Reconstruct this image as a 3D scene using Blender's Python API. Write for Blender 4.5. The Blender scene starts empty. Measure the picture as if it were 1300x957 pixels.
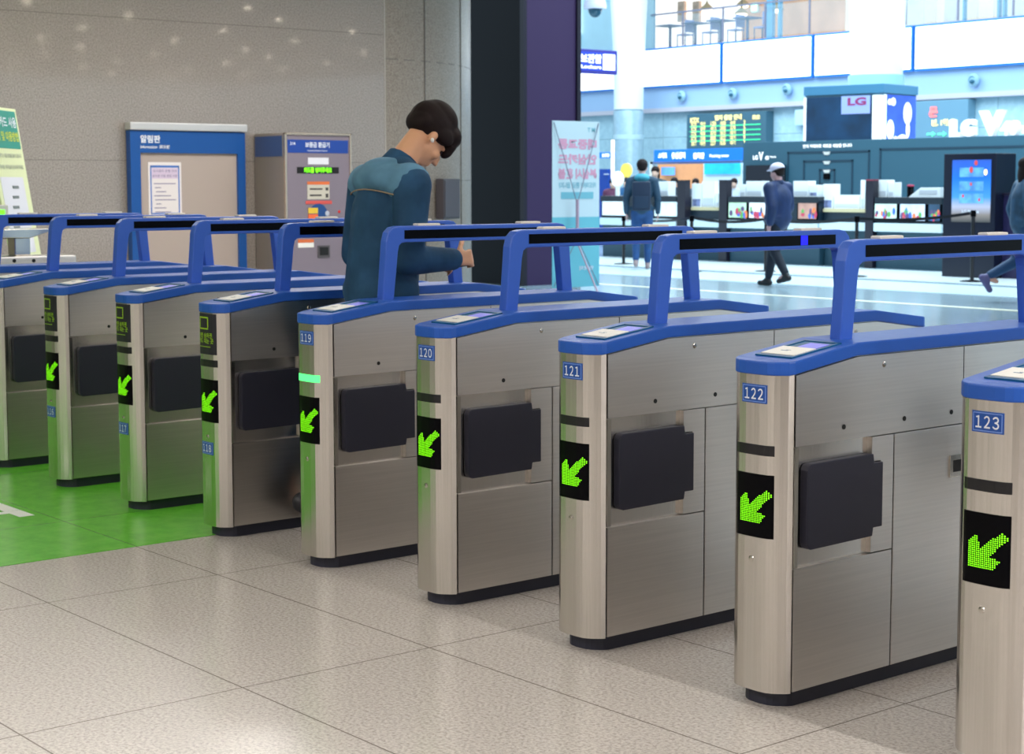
import bpy, bmesh, math, random
from mathutils import Vector, Matrix, Euler
random.seed(7)
PI = math.pi
SC = bpy.context.scene
COL = SC.collection

# ------------------------------------------------------------------ camera, world, exposure
CX, CY, CZ = 5.3375, -3.4229, 1.4
FPX, YAW, PITCH, ROLL = 2180.7, .8834, .0907, -.0018
cam_d = bpy.data.cameras.new('camera')
cam_d.sensor_width = 36
cam_d.lens = FPX * 36 / 1300
cam_d.shift_y = -45 / 1300
cam_d.clip_end = 200
cam_d.dof.use_dof = True
cam_d.dof.focus_distance = 5.0
cam_d.dof.aperture_fstop = 9
cam = bpy.data.objects.new('camera', cam_d)
COL.objects.link(cam)
cam.location = (CX, CY, CZ)
cam.rotation_euler = (Matrix.Rotation(YAW, 4, 'Z') @ Matrix.Rotation(PI/2 - PITCH, 4, 'X') @ Matrix.Rotation(ROLL, 4, 'Z')).to_euler()
SC.camera = cam

SC.view_settings.view_transform = 'Standard'
SC.view_settings.look = 'None'
SC.view_settings.gamma = 1
SC.view_settings.use_curve_mapping = False
SC.view_settings.exposure = 0.2
SC.cycles.use_denoising = True

world = bpy.data.worlds.new('world')
SC.world = world
world.use_nodes = True
bgn = world.node_tree.nodes['Background']
bgn.inputs[0].default_value = (.62, .84, 1.0, 1)
bgn.inputs[1].default_value = .95

def area(name, loc, sx, sy, power, color=(1, 1, 1), rot=(0, 0, 0), shape='RECTANGLE', parent=None):
    l = bpy.data.lights.new(name, 'AREA')
    l.shape = shape
    l.size = sx
    l.size_y = sy
    l.energy = power
    l.color = color
    o = bpy.data.objects.new(name, l)
    o.location = loc
    o.rotation_euler = rot
    COL.objects.link(o)
    if parent: o.parent = parent
    return o

WARM = (1.0, .965, .92)
area('trough_light', (9.0, -.06, 3.5), 8, .1, 330, WARM)
area('gate_hall_light', (1.5, -4.5, 3.6), 9, .5, 250, WARM)
area('gate_hall_light', (0, 3.2, 3.6), 12, .4, 180, WARM)
area('wall_wash_light', (-6.6, 3.5, 3.6), .4, 8, 165, WARM)
area('concourse_light', (-10, 16.5, 9.5), 12, 6, 1900, (.72, .9, 1))
area('concourse_light', (-20, 24, 9.0), 18, 6, 2400, (.72, .9, 1))

# ------------------------------------------------------------------ helpers
def srgb(r, g, b):
    f = lambda c: (c/255/12.92) if c/255 <= .04045 else ((c/255 + .055)/1.055)**2.4
    return (f(r), f(g), f(b), 1)

MATS = {}
def mat(name, col, rough=.5, metal=0, emit=0, noise=0, nscale=30, spec=.5, trans=0, alpha=1, stretch=None, bump=0):
    if name in MATS: return MATS[name]
    m = bpy.data.materials.new(name)
    m.use_nodes = True
    nt = m.node_tree
    p = nt.nodes['Principled BSDF']
    c = srgb(*col)
    p.inputs['Base Color'].default_value = c
    p.inputs['Roughness'].default_value = rough
    p.inputs['Metallic'].default_value = metal
    p.inputs['Specular IOR Level'].default_value = spec
    p.inputs['Transmission Weight'].default_value = trans
    p.inputs['Alpha'].default_value = alpha
    if emit:
        p.inputs['Emission Color'].default_value = c
        p.inputs['Emission Strength'].default_value = emit
    tc = nt.nodes.new('ShaderNodeTexCoord')
    mp = nt.nodes.new('ShaderNodeMapping')
    nt.links.new(tc.outputs['Object'], mp.inputs[0])
    if stretch: mp.inputs['Scale'].default_value = stretch
    nz = nt.nodes.new('ShaderNodeTexNoise')
    nz.inputs['Scale'].default_value = nscale
    nz.inputs['Detail'].default_value = 3
    nt.links.new(mp.outputs[0], nz.inputs[0])
    if noise:
        mx = nt.nodes.new('ShaderNodeMix')
        mx.data_type = 'RGBA'
        cr = nt.nodes.new('ShaderNodeValToRGB')
        cr.color_ramp.elements[0].position = .35
        cr.color_ramp.elements[1].position = .65
        nt.links.new(nz.outputs[0], cr.inputs[0])
        nt.links.new(cr.outputs[0], mx.inputs[0])
        mx.inputs[6].default_value = tuple(x*(1-noise) for x in c[:3]) + (1,)
        mx.inputs[7].default_value = tuple(min(1, x*(1+noise)) for x in c[:3]) + (1,)
        nt.links.new(mx.outputs[2], p.inputs['Base Color'])
        if emit: nt.links.new(mx.outputs[2], p.inputs['Emission Color'])
    else:
        ma = nt.nodes.new('ShaderNodeMath')
        ma.operation = 'MULTIPLY_ADD'
        ma.inputs[1].default_value = .08
        ma.inputs[2].default_value = max(0, rough - .04)
        nt.links.new(nz.outputs[0], ma.inputs[0])
        nt.links.new(ma.outputs[0], p.inputs['Roughness'])
    if bump:
        bp = nt.nodes.new('ShaderNodeBump')
        bp.inputs['Strength'].default_value = bump
        bp.inputs['Distance'].default_value = .002
        nt.links.new(nz.outputs[0], bp.inputs['Height'])
        nt.links.new(bp.outputs[0], p.inputs['Normal'])
    MATS[name] = m
    return m

def stone(name, base, dark, light, rough, scale, joints, joint_col, jw=.004, spec=.5, blotch=.08, mapping_axes=(0, 1)):
    """speckled polished stone with straight joints. joints = ((period, offset), (period, offset)) on the two axes"""
    m = bpy.data.materials.new(name); m.use_nodes = True
    nt = m.node_tree; N = nt.nodes; L = nt.links
    p = N['Principled BSDF']
    p.inputs['Roughness'].default_value = rough
    p.inputs['Specular IOR Level'].default_value = spec
    tc = N.new('ShaderNodeTexCoord')
    n1 = N.new('ShaderNodeTexNoise'); n1.inputs['Scale'].default_value = scale; n1.inputs['Detail'].default_value = 4; n1.inputs['Roughness'].default_value = .7
    L.new(tc.outputs['Object'], n1.inputs[0])
    cr = N.new('ShaderNodeValToRGB')
    e = cr.color_ramp.elements
    e[0].position = .36; e[0].color = srgb(*dark)
    e[1].position = .64; e[1].color = srgb(*light)
    k = cr.color_ramp.elements.new(.5); k.color = srgb(*base)
    L.new(n1.outputs[0], cr.inputs[0])
    n2 = N.new('ShaderNodeTexNoise'); n2.inputs['Scale'].default_value = 1.3; n2.inputs['Detail'].default_value = 5
    L.new(tc.outputs['Object'], n2.inputs[0])
    hs = N.new('ShaderNodeMath'); hs.operation = 'MULTIPLY_ADD'; hs.inputs[1].default_value = blotch*2; hs.inputs[2].default_value = 1 - blotch
    L.new(n2.outputs[0], hs.inputs[0])
    mul = N.new('ShaderNodeMix'); mul.data_type = 'RGBA'; mul.blend_type = 'MULTIPLY'; mul.inputs[0].default_value = 1
    L.new(cr.outputs[0], mul.inputs[6]); L.new(hs.outputs[0], mul.inputs[7])
    last = mul.outputs[2]
    if joints:
        sep = N.new('ShaderNodeSeparateXYZ'); L.new(tc.outputs['Object'], sep.inputs[0])
        acc = None
        for ax, (per, off) in zip(mapping_axes, joints):
            if not per: continue
            a = N.new('ShaderNodeMath'); a.operation = 'SUBTRACT'; a.inputs[1].default_value = off; L.new(sep.outputs[ax], a.inputs[0])
            b = N.new('ShaderNodeMath'); b.operation = 'PINGPONG'; b.inputs[1].default_value = per/2; L.new(a.outputs[0], b.inputs[0])
            c = N.new('ShaderNodeMath'); c.operation = 'LESS_THAN'; c.inputs[1].default_value = jw/2; L.new(b.outputs[0], c.inputs[0])
            if acc is None: acc = c.outputs[0]
            else:
                d = N.new('ShaderNodeMath'); d.operation = 'MAXIMUM'; L.new(acc, d.inputs[0]); L.new(c.outputs[0], d.inputs[1]); acc = d.outputs[0]
        mj = N.new('ShaderNodeMix'); mj.data_type = 'RGBA'; mj.inputs[7].default_value = srgb(*joint_col)
        L.new(acc, mj.inputs[0]); L.new(last, mj.inputs[6]); last = mj.outputs[2]
    L.new(last, p.inputs['Base Color'])
    MATS[name] = m
    return m

def steel(name, col, rough, stretch, strength=.25):
    m = bpy.data.materials.new(name); m.use_nodes = True
    nt = m.node_tree; N = nt.nodes; L = nt.links
    p = N['Principled BSDF']
    p.inputs['Metallic'].default_value = 1
    tc = N.new('ShaderNodeTexCoord'); mp = N.new('ShaderNodeMapping'); mp.inputs['Scale'].default_value = stretch
    L.new(tc.outputs['Object'], mp.inputs[0])
    nz = N.new('ShaderNodeTexNoise'); nz.inputs['Scale'].default_value = 1; nz.inputs['Detail'].default_value = 4
    L.new(mp.outputs[0], nz.inputs[0])
    c = srgb(*col)
    cr = N.new('ShaderNodeValToRGB')
    cr.color_ramp.elements[0].position = .3; cr.color_ramp.elements[0].color = tuple(x*.95 for x in c[:3]) + (1,)
    cr.color_ramp.elements[1].position = .7; cr.color_ramp.elements[1].color = tuple(min(1, x*1.04) for x in c[:3]) + (1,)
    L.new(nz.outputs[0], cr.inputs[0]); L.new(cr.outputs[0], p.inputs['Base Color'])
    ma = N.new('ShaderNodeMath'); ma.operation = 'MULTIPLY_ADD'; ma.inputs[1].default_value = strength; ma.inputs[2].default_value = rough - strength/2
    L.new(nz.outputs[0], ma.inputs[0]); L.new(ma.outputs[0], p.inputs['Roughness'])
    tg = N.new('ShaderNodeTangent'); tg.direction_type = 'RADIAL'; tg.axis = 'Z'
    L.new(tg.outputs[0], p.inputs['Tangent'])
    p.inputs['Anisotropic'].default_value = .75
    p.inputs['Anisotropic Rotation'].default_value = .25
    MATS[name] = m
    return m

class MB:
    def __init__(s): s.bm = bmesh.new()
    def face(s, vs):
        try: return s.bm.faces.new(vs)
        except ValueError: return None
    def box(s, x0, y0, z0, x1, y1, z1, bevel=0, M=None):
        b = bmesh.new()
        bmesh.ops.create_cube(b, size=1)
        sx, sy, sz = abs(x1-x0), abs(y1-y0), abs(z1-z0)
        for v in b.verts: v.co = Vector(((x0+x1)/2 + v.co.x*sx, (y0+y1)/2 + v.co.y*sy, (z0+z1)/2 + v.co.z*sz))
        if bevel: bmesh.ops.bevel(b, geom=b.edges[:], offset=min(bevel, min(sx, sy, sz)*.45), segments=2, affect='EDGES', profile=.7)
        return s.merge(b, M)
    def merge(s, b, M=None):
        if M is not None: b.transform(M)
        me = bpy.data.meshes.new('t'); b.to_mesh(me); b.free(); s.bm.from_mesh(me); bpy.data.meshes.remove(me)
        return s
    def prism(s, pts, a0, a1, axis='z', bevel=0, M=None):
        """closed outline pts (2D) swept along axis"""
        b = bmesh.new()
        def P(u, v, w): return {'z': (u, v, w), 'x': (w, u, v), 'y': (u, w, v)}[axis]
        lo = [b.verts.new(P(u, v, a0)) for u, v in pts]; hi = [b.verts.new(P(u, v, a1)) for u, v in pts]
        n = len(pts)
        b.faces.new(lo); b.faces.new(hi[::-1])
        for i in range(n): b.faces.new((lo[i], hi[i], hi[(i+1) % n], lo[(i+1) % n]))
        bmesh.ops.recalc_face_normals(b, faces=b.faces[:])
        if bevel: bmesh.ops.bevel(b, geom=b.edges[:], offset=bevel, segments=2, affect='EDGES', profile=.7)
        return s.merge(b, M)
    def cyl(s, p0, p1, r0, r1=None, seg=20, M=None):
        r1 = r0 if r1 is None else r1
        p0, p1 = Vector(p0), Vector(p1); d = p1 - p0
        b = bmesh.new()
        bmesh.ops.create_cone(b, cap_ends=True, segments=seg, radius1=r0, radius2=r1, depth=d.length)
        q = d.to_track_quat('Z', 'Y').to_matrix().to_4x4()
        b.transform(Matrix.Translation((p0+p1)/2) @ q)
        return s.merge(b, M)
    def ell(s, c, r, rot=None, seg=20, M=None):
        b = bmesh.new()
        bmesh.ops.create_uvsphere(b, u_segments=seg, v_segments=max(8, seg*2//3), radius=1)
        T = Matrix.Translation(Vector(c)) @ (rot.to_matrix().to_4x4() if rot else Matrix()) @ Matrix.Diagonal((*((r, r, r) if not hasattr(r, '__len__') else r), 1))
        b.transform(T)
        return s.merge(b, M)
    def limb(s, p0, r0, p1, r1, seg=14):
        s.cyl(p0, p1, r0, r1, seg); s.ell(p0, r0, seg=seg); s.ell(p1, r1, seg=seg); return s
    def tube(s, pts, r, seg=8, closed=False):
        pts = [Vector(p) for p in pts]
        for a, b in zip(pts, pts[1:]): s.cyl(a, b, r, r, seg)
        for p in pts[1:-1]: s.ell(p, r, seg=seg)
        return s
    def lathe(s, prof, c=(0, 0, 0), seg=32):
        """prof: list of (r, z)"""
        b = bmesh.new(); rings = []
        for r, z in prof:
            rings.append([b.verts.new((c[0]+r*math.cos(2*PI*i/seg), c[1]+r*math.sin(2*PI*i/seg), c[2]+z)) for i in range(seg)])
        for A, B in zip(rings, rings[1:]):
            for i in range(seg): b.faces.new((A[i], A[(i+1) % seg], B[(i+1) % seg], B[i]))
        b.faces.new(rings[0][::-1]); b.faces.new(rings[-1])
        return s.merge(b)
    def quad(s, a, b, c, d):
        vs = [s.bm.verts.new(p) for p in (a, b, c, d)]; s.face(vs); return s
    def make(s, name, material, parent=None, smooth=False, world=False, loc=None):
        bmesh.ops.recalc_face_normals(s.bm, faces=s.bm.faces[:])
        me = bpy.data.meshes.new(name)
        off = None
        if world and parent is not None:
            top = parent
            off = Vector(top.location) if top.parent is None else Vector(top.parent.location)
        if loc is not None: off = Vector(loc)
        if off is not None: s.bm.transform(Matrix.Translation(-off))
        s.bm.to_mesh(me); s.bm.free()
        me.materials.append(material)
        if smooth:
            for p in me.polygons: p.use_smooth = True
            try: me.set_sharp_from_angle(angle=math.radians(40))
            except Exception: pass
        o = bpy.data.objects.new(name, me); COL.objects.link(o)
        if parent is not None: o.parent = parent
        if loc is not None: o.location = loc
        return o

def thing(name, label, cat, loc=(0, 0, 0), rz=0, group=None):
    o = bpy.data.objects.new(name, None); COL.objects.link(o)
    o.empty_display_size = .1
    o.location = loc; o.rotation_euler = (0, 0, rz)
    return tag(o, label, cat, group)
def tag(o, label, cat, group=None):
    o['label'] = label; o['category'] = cat
    if group: o['group'] = group
    return o
def struct(o): o['kind'] = 'structure'; return o

_tcache = {}
def glyphs(body, bold=0.0, spacing=1.0):
    key = (body, bold, spacing)
    if key not in _tcache:
        cu = bpy.data.curves.new('t', 'FONT'); cu.body = body; cu.size = 1; cu.offset = bold; cu.space_character = spacing; cu.resolution_u = 3
        cu.align_x = 'LEFT'
        ob = bpy.data.objects.new('t', cu); COL.objects.link(ob)
        dg = bpy.context.evaluated_depsgraph_get(); dg.update()
        me = bpy.data.meshes.new_from_object(ob.evaluated_get(dg))
        vs = [(v.co.x, v.co.y) for v in me.vertices]; fs = [tuple(p.vertices) for p in me.polygons]
        bpy.data.objects.remove(ob); bpy.data.curves.remove(cu); bpy.data.meshes.remove(me)
        _tcache[key] = (vs, fs)
    return _tcache[key]
def text(mb, body, origin, u, v, h=None, w=None, align='C', bold=.01, fmap=None, thick=0, spacing=1.0, mirror=False):
    """flat lettering: origin is the middle of the block; u and v are unit directions; h and w the block's height and width"""
    vs, fs = glyphs(body, bold, spacing)
    if not vs: return mb
    x0 = min(a for a, b in vs); x1 = max(a for a, b in vs); y0 = min(b for a, b in vs); y1 = max(b for a, b in vs)
    sy = h/(y1-y0) if h else None
    sx = w/(x1-x0) if w else sy
    sy = sy or sx
    u, v, o = Vector(u), Vector(v), Vector(origin)
    n = u.cross(v)
    xo = {'C': (x0+x1)/2, 'L': x0, 'R': x1}[align]
    co = []
    for a, b in vs:
        p = ((a-xo)*sx*(-1 if mirror else 1), (b-(y0+y1)/2)*sy)
        co.append(fmap(*p) if fmap else o + u*p[0] + v*p[1])
    bv = [mb.bm.verts.new(c) for c in co]
    newf = []
    for f in fs:
        q = mb.face([bv[i] for i in f])
        if q: newf.append(q)
    if thick:
        r = bmesh.ops.extrude_face_region(mb.bm, geom=newf)
        for e in r['geom']:
            if isinstance(e, bmesh.types.BMVert): e.co += n*thick
    return mb

def ray(px, py):
    X, U = (px-650)/FPX, (433.5-py)/FPX
    c, s = math.cos(ROLL), math.sin(ROLL); xr, u = X*c+U*s, -X*s+U*c
    c, s = math.cos(PITCH), math.sin(PITCH); yr = c+u*s; z = -s+u*c
    c, s = math.cos(YAW), math.sin(YAW)
    return Vector((xr*c-yr*s, xr*s+yr*c, z))
CAM = Vector((CX, CY, CZ))
def atY(px, py, y): r = ray(px, py); return CAM + r*((y-CY)/r.y)
def atX(px, py, x): r = ray(px, py); return CAM + r*((x-CX)/r.x)

# materials
STEEL = steel('brushed_steel_side', (216, 211, 206), .30, (3, 3, 160), .06)
STEELV = steel('brushed_steel_front', (220, 216, 211), .21, (200, 200, 2.5), .10)
STEELP = mat('polished_steel', (200, 196, 188), .18, 1)
BLUE = mat('blue_plastic', (32, 86, 180), .42, spec=.4)
BLUE2 = mat('blue_painted_bar', (54, 98, 198), .38, spec=.45)
RUBBER = mat('dark_flap_rubber', (40, 41, 56), .5)
BLACK = mat('black_plastic', (18, 18, 24), .3)
GLOSSBLACK = mat('gloss_black', (4, 4, 8), .25, spec=.08)
PLINTH = mat('dark_plinth', (40, 42, 58), .5)
WHITE = mat('white_plastic', (232, 230, 224), .4)
PADCOL = mat('cream_lamp_cover', (228, 221, 212), .35)
LEDG = mat('green_led', (130, 255, 10), .5, emit=1.25)
LEDG2 = mat('green_lit_lamp', (80, 255, 125), .5, emit=1.25)
STICK = mat('charcoal_sticker', (44, 44, 50), .5, spec=.2)
LIME = mat('lime_print', (150, 190, 30), .5)
PLATEB = mat('plate_blue', (20, 76, 160), .35)
PLATEB2 = mat('plate_border', (120, 150, 220), .4)
PLATEW = mat('plate_white', (225, 230, 240), .4)
TEAL = mat('reader_teal', (22, 92, 140), .35, spec=.3)
SCREENV = mat('reader_screen', (120, 120, 225), .3, emit=.25)
HOLE = mat('hole_black', (10, 10, 12), .6)
GRANITE = stone('granite_wall_stone', (150, 141, 134), (130, 121, 114), (166, 157, 150), .045, 75, ((0, 0), (1.28, .35)), (118, 111, 104), .006, .6, .07, (1, 2))
GRANITE_C = stone('granite_column_stone', (142, 132, 122), (120, 110, 101), (160, 151, 141), .32, 75, None, (92, 85, 78), .008, .12, .07, (1, 2))
FLOORM = stone('floor_granite', (194, 187, 181), (164, 157, 151), (212, 205, 199), .22, 95, ((1.28, -.06), (.652, -.37)), (120, 112, 104), .005, .5, .07)
HALLF = stone('concourse_floor_stone', (150, 170, 180), (140, 160, 172), (165, 184, 192), .16, 40, ((1.2, .1), (1.2, .2)), (135, 155, 165), .01, .6, .1)

# ------------------------------------------------------------------ structure
struct(MB().box(-16, -10, -.1, 14, 7, 0).make('floor', FLOORM))
struct(MB().box(-60, 7, -.1, 14, 46, 0).make('floor', HALLF)).name = 'floor_concourse'
m = MB()
pts = [(-9, -10)] + [(-11.25+2.25*math.cos(math.radians(a)), 6.7+2.25*math.sin(math.radians(a))) for a in range(0, 91, 6)] + [(-16, 8.95), (-16, -10)]
wl = m.prism(pts, 0, 3.9).make('wall_left', GRANITE, smooth=True)
struct(wl)
wl.data.materials.append(GRANITE_C)
for p_ in wl.data.polygons:
    if p_.center.x < -9.001 and p_.center.y > 6.7 and abs(p_.normal.z) < .5: p_.material_index = 1
struct(MB().box(-16, -10.2, 0, 14, -10, 3.9).make('wall_front', mat('rear_wall_paint', (205, 200, 194), .6)))
struct(MB().box(14, -10.2, 0, 14.2, 5, 3.9).make('wall_right', mat('side_wall_paint', (190, 190, 196), .6)))
struct(MB().box(-16, -10.2, 3.9, 14.2, 9.0, 4.1).make('ceiling', mat('ceiling_white', (215, 212, 208), .6)))
struct(MB().box(-5.5, 9.0, 3.9, 14.2, 20, 4.1).make('ceiling', mat('ceiling_white', (0, 0, 0)))).name = 'ceiling_concourse'
# narrow vertical stone joints on the curved wall end
m = MB()
for a in (14, 34):
    x, y = -11.25+2.252*math.cos(math.radians(a)), 6.7+2.252*math.sin(math.radians(a))
    m.box(-.003, -.006, 0, .003, .006, 3.9, M=Matrix.Translation((x, y, 0)) @ Matrix.Rotation(math.radians(a), 4, 'Z'))
for z in (1.45, 2.67): m.prism([(-11.25+(2.2515 if k < 13 else 2.245)*math.cos(math.radians(a)), 6.7+(2.2515 if k < 13 else 2.245)*math.sin(math.radians(a))) for k, a in enumerate(list(range(0, 91, 7))[:13] + list(range(84, -1, -7)))], z, z+.008)
m.make('joint_strip', mat('joint_dark', (96, 90, 84), .6), wl)
m = MB(); m.box(-9.002, 6.69, 0, -8.996, 6.70, 3.9).make('joint_trim', mat('pale_joint', (176, 170, 162), .4), wl)

# black pillar at the mouth of the concourse
t = thing('clad_pillar', 'tall pillar clad in black and dark purple glossy panels beside the granite wall', 'pillar', (-13.7, 12.4, 0))
t['kind'] = 'structure'
MB().box(-14.6, 11.92, 0, -13.10, 12.92, 7).make('black_panel', mat('pillar_black', (9, 8, 14), .35, spec=.15), t, world=True)
MB().box(-13.10, 11.90, 0, -13.06, 12.86, 7).make('purple_panel', mat('pillar_purple', (60, 42, 78), .4, spec=.3), t, world=True)
MB().box(-13.12, 11.88, 0, -13.04, 11.94, 7).box(-13.10, 12.86, 0, -13.03, 12.93, 7).make('edge_trim', mat('pillar_edge', (22, 14, 34), .35), t, world=True)

# ------------------------------------------------------------------ green floor film + lettering
gf = MB().box(-8.9, -2.6, .0005, -.69, 1.5, .002)
tag(gf.make('floor_film', stone('green_film', (98, 190, 52), (90, 180, 46), (108, 198, 60), .25, 12, ((1.28, -.06), (.652, -.37)), (70, 140, 50), .004, .5, .06)),
    'bright green film covering the floor before the left gates', 'floor marking')
fl = MB()
text(fl, '역', (-1.74, -.60, .0035), (0, 1, 0), (-1, 0, 0), h=.40, w=.38, bold=.03)
tag(fl.make('floor_lettering', mat('floor_white_paint', (235, 240, 232), .4)), 'white painted characters on the green floor at left edge', 'floor lettering')

# ------------------------------------------------------------------ ticket gate
P = .7318
GX = lambda n: (n-119)*P + .04
YE = 1.514
def zcap(y):                       # underside of the cap
    if y < .26: return .901 + .035*max(0, (y+.0))/.26 - (.002 if y < 0 else 0)
    if y > YE-.26: return .901 + .035*max(0, (YE-y))/.26 - (.002 if y > YE else 0)
    return .936
def stations(g=0):
    f = [(-.047-g, .024), (-.044-g, .05), (-.036-g, .066+g*.7), (-.026-g*.9, .078+g*.8), (-.010-g*.6, .093+g), (.004, .1+g), (.13, .1+g), (.26, .1+g)]
    return f + [(YE/2, .1+g)] + [(YE-y, w) for y, w in f[::-1]]
def core():
    st = stations(0)
    k = [a for a in st if a[0] <= .005]; k2 = [(YE-y, w) for y, w in k[::-1]]
    return k + [(.0045, .086), (.26, .086), (YE-.26, .086), (YE-.0045, .086)] + k2
def strip_solid(mb, st, zb, zt):
    b = mb.bm; rows = []
    for y, w in st:
        rows.append([b.verts.new((-w, y, zb(y))), b.verts.new((w, y, zb(y))), b.verts.new((w, y, zt(y))), b.verts.new((-w, y, zt(y)))])
    for A, B in zip(rows, rows[1:]):
        for i in range(4): mb.face((A[i], A[(i+1) % 4], B[(i+1) % 4], B[i]))
    mb.face(rows[0]); mb.face(rows[-1])
    return mb
def fy(x, off=0):                  # the curved front of the gate
    pts = [(.0, -.047), (.024, -.047), (.05, -.044), (.066, -.036), (.078, -.026), (.093, -.010), (.1, .004)]
    x = abs(x)
    for (a, ya), (b, yb) in zip(pts, pts[1:]):
        if x <= b: return ya + (yb-ya)*(x-a)/(b-a) - off if b > a else ya - off
    return .004 - off
def curved(mb, x0, x1, z0, z1, off, n=10, rx=0):
    b = mb.bm; cols = []
    for i in range(n+1):
        x = x0 + (x1-x0)*i/n
        cols.append([b.verts.new((x, fy(x, o), z)) for o, z in ((off, z0), (off, z1), (-.004, z1), (-.004, z0))])
    for A, B in zip(cols, cols[1:]):
        for k in range(4): mb.face((A[k], B[k], B[(k+1) % 4], A[(k+1) % 4]))
    mb.face(cols[0]); mb.face(cols[-1])
    return mb

def inpoly(x, y, poly):
    r = False
    for i in range(len(poly)):
        (x1, y1), (x2, y2) = poly[i], poly[i-1]
        if (y1 > y) != (y2 > y) and x < (x2-x1)*(y-y1)/(y2-y1)+x1: r = not r
    return r
ARROW = [(-.01, .32), (.26, .12), (.31, .48), (.88, -.01), (1.01, .14), (.56, .70), (.86, .72), (.66, 1.01), (-.01, 1.01)]
def plate(zc, xc, num, root):
    pb = curved(MB(), xc-.043, xc+.043, zc-.025, zc+.025, .0018, 8).make('number_plate', PLATEB, root)
    e = MB()
    for a in ((-.040, -.040+.0022, -.022, .022), (.040-.0022, .040, -.022, .022)): curved(e, xc+a[0], xc+a[1], zc+a[2], zc+a[3], .0022, 1)
    for z in (-.022, .0198): curved(e, xc-.040, xc+.040, zc+z, zc+z+.0022, .0022, 8)
    e.make('plate_border', PLATEB2, pb)
    e = MB()
    wd = ''.join(chr(ord(ch)+0xFEE0) for ch in num)
    text(e, wd, (0, 0, 0), (1, 0, 0), (0, 0, 1), h=.030, w=.064, bold=.014, spacing=.58, fmap=lambda a, b: Vector((xc+a, fy(xc+a, .0026), zc+b)))
    e.make('number_print', PLATEW, pb)

SHARED = {}
def shared(key, fn, name, material, root, smooth=False):
    if key not in SHARED:
        o = fn().make(name, material, root, smooth)
        SHARED[key] = o
        return o
    o = SHARED[key].copy(); COL.objects.link(o); o.parent = root
    o.name = name
    return o

YS1, YS2, YS3 = .42, .735, 1.10
def panel(side, kind, y0, y1):
    """one sheet steel panel on one flank; side -1 or 1"""
    mb = MB(); g = .002; b = mb.bm
    xa, xb = sorted((side*.084, side*.103))
    if kind == 'upper':
        ys = [y0+g] + [v for v in (.26, YE-.26) if y0 < v < y1] + [y1-g]
        x0, x1 = side*.084, side*.103
        rows = [[b.verts.new((x0, y, .7095)), b.verts.new((x1, y, .7095)), b.verts.new((x1, y, zcap(y)-.003)), b.verts.new((x0, y, zcap(y)-.003))] for y in ys]
        for A, B in zip(rows, rows[1:]):
            for i in range(4): mb.face((A[i], A[(i+1) % 4], B[(i+1) % 4], B[i]))
        mb.face(rows[0]); mb.face(rows[-1])
    elif kind == 'lower': mb.box(xa, y0+g, .0465, xb, y1-g, .3795, .0025)
    elif kind == 'middle': mb.box(xa, y0+g, .0465, xb, y1-g, .7065, .0025)
    elif kind == 'recess':           # C shaped steel surround with the hinge bracket
        f = (lambda y: y) if y0 < .5 else (lambda y: YE-y)
        o = [(.006, .3825), (.4185, .3825), (.4185, .7065), (.006, .7065), (.006, .69), (.020, .69)]
        o = [(.4185, .3825), (.4185, .7065), (.325, .7065), (.325, .638), (.364, .638), (.364, .453), (.325, .453), (.325, .3825)]
        mb.prism([(f(a), z) for a, z in o], xa, xb, 'x', .0012)
    elif kind == 'edge':
        f = (lambda y: y) if y0 < .5 else (lambda y: YE-y)
        a, c = sorted((f(.006), f(.022)))
        mb.box(xa, a, .3825, xb, c, .7065, .0012)
    return mb
def flap(side, far):
    o = [(.045, .445), (.052, .433), (.062, .428), (.318, .432), (.322, .455), (.360, .455), (.360, .636), (.322, .636), (.318, .662), (.062, .660), (.052, .656), (.045, .643)]
    if far: o = [(YE-a, b) for a, b in o]
    xa, xb = sorted((side*.088, side*.115))
    return MB().prism(o, xa, xb, 'x', .004)
def arch(w, y0):
    """blue tube frame: two slightly splayed legs joined by a bar with rounded corners"""
    yc = YE/2
    outer = [(.283, .968), (.302, 1.19), (.312, 1.225), (.332, 1.243), (.36, 1.248)]
    inner = [(.335, .968), (.356, 1.15), (.362, 1.175), (.375, 1.184), (.392, 1.186)]
    o = outer + [(2*yc-a, b) for a, b in outer[::-1]]
    i = inner + [(2*yc-a, b) for a, b in inner[::-1]]
    mb = MB(); b = mb.bm
    def rows(pts, x): return [b.verts.new((x, p[0], p[1])) for p in pts]
    O0, O1, I0, I1 = rows(o, -w), rows(o, w), rows(i, -w), rows(i, w)
    for k in range(len(o)-1):
        mb.face((O0[k], O0[k+1], O1[k+1], O1[k])); mb.face((I0[k], I1[k], I1[k+1], I0[k+1]))
        mb.face((O0[k], I0[k], I0[k+1], O0[k+1])); mb.face((O1[k], O1[k+1], I1[k+1], I1[k]))
    mb.face((O0[0], O1[0], I1[0], I0[0])); mb.face((O0[-1], I0[-1], I1[-1], O1[-1]))
    bmesh.ops.recalc_face_normals(b, faces=b.faces[:])
    ed = [e for e in b.edges if abs(e.calc_face_angle(0)) > 1.2]
    bmesh.ops.bevel(b, geom=ed, offset=.005, segments=2, affect='EDGES', profile=.6)
    return mb
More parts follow.
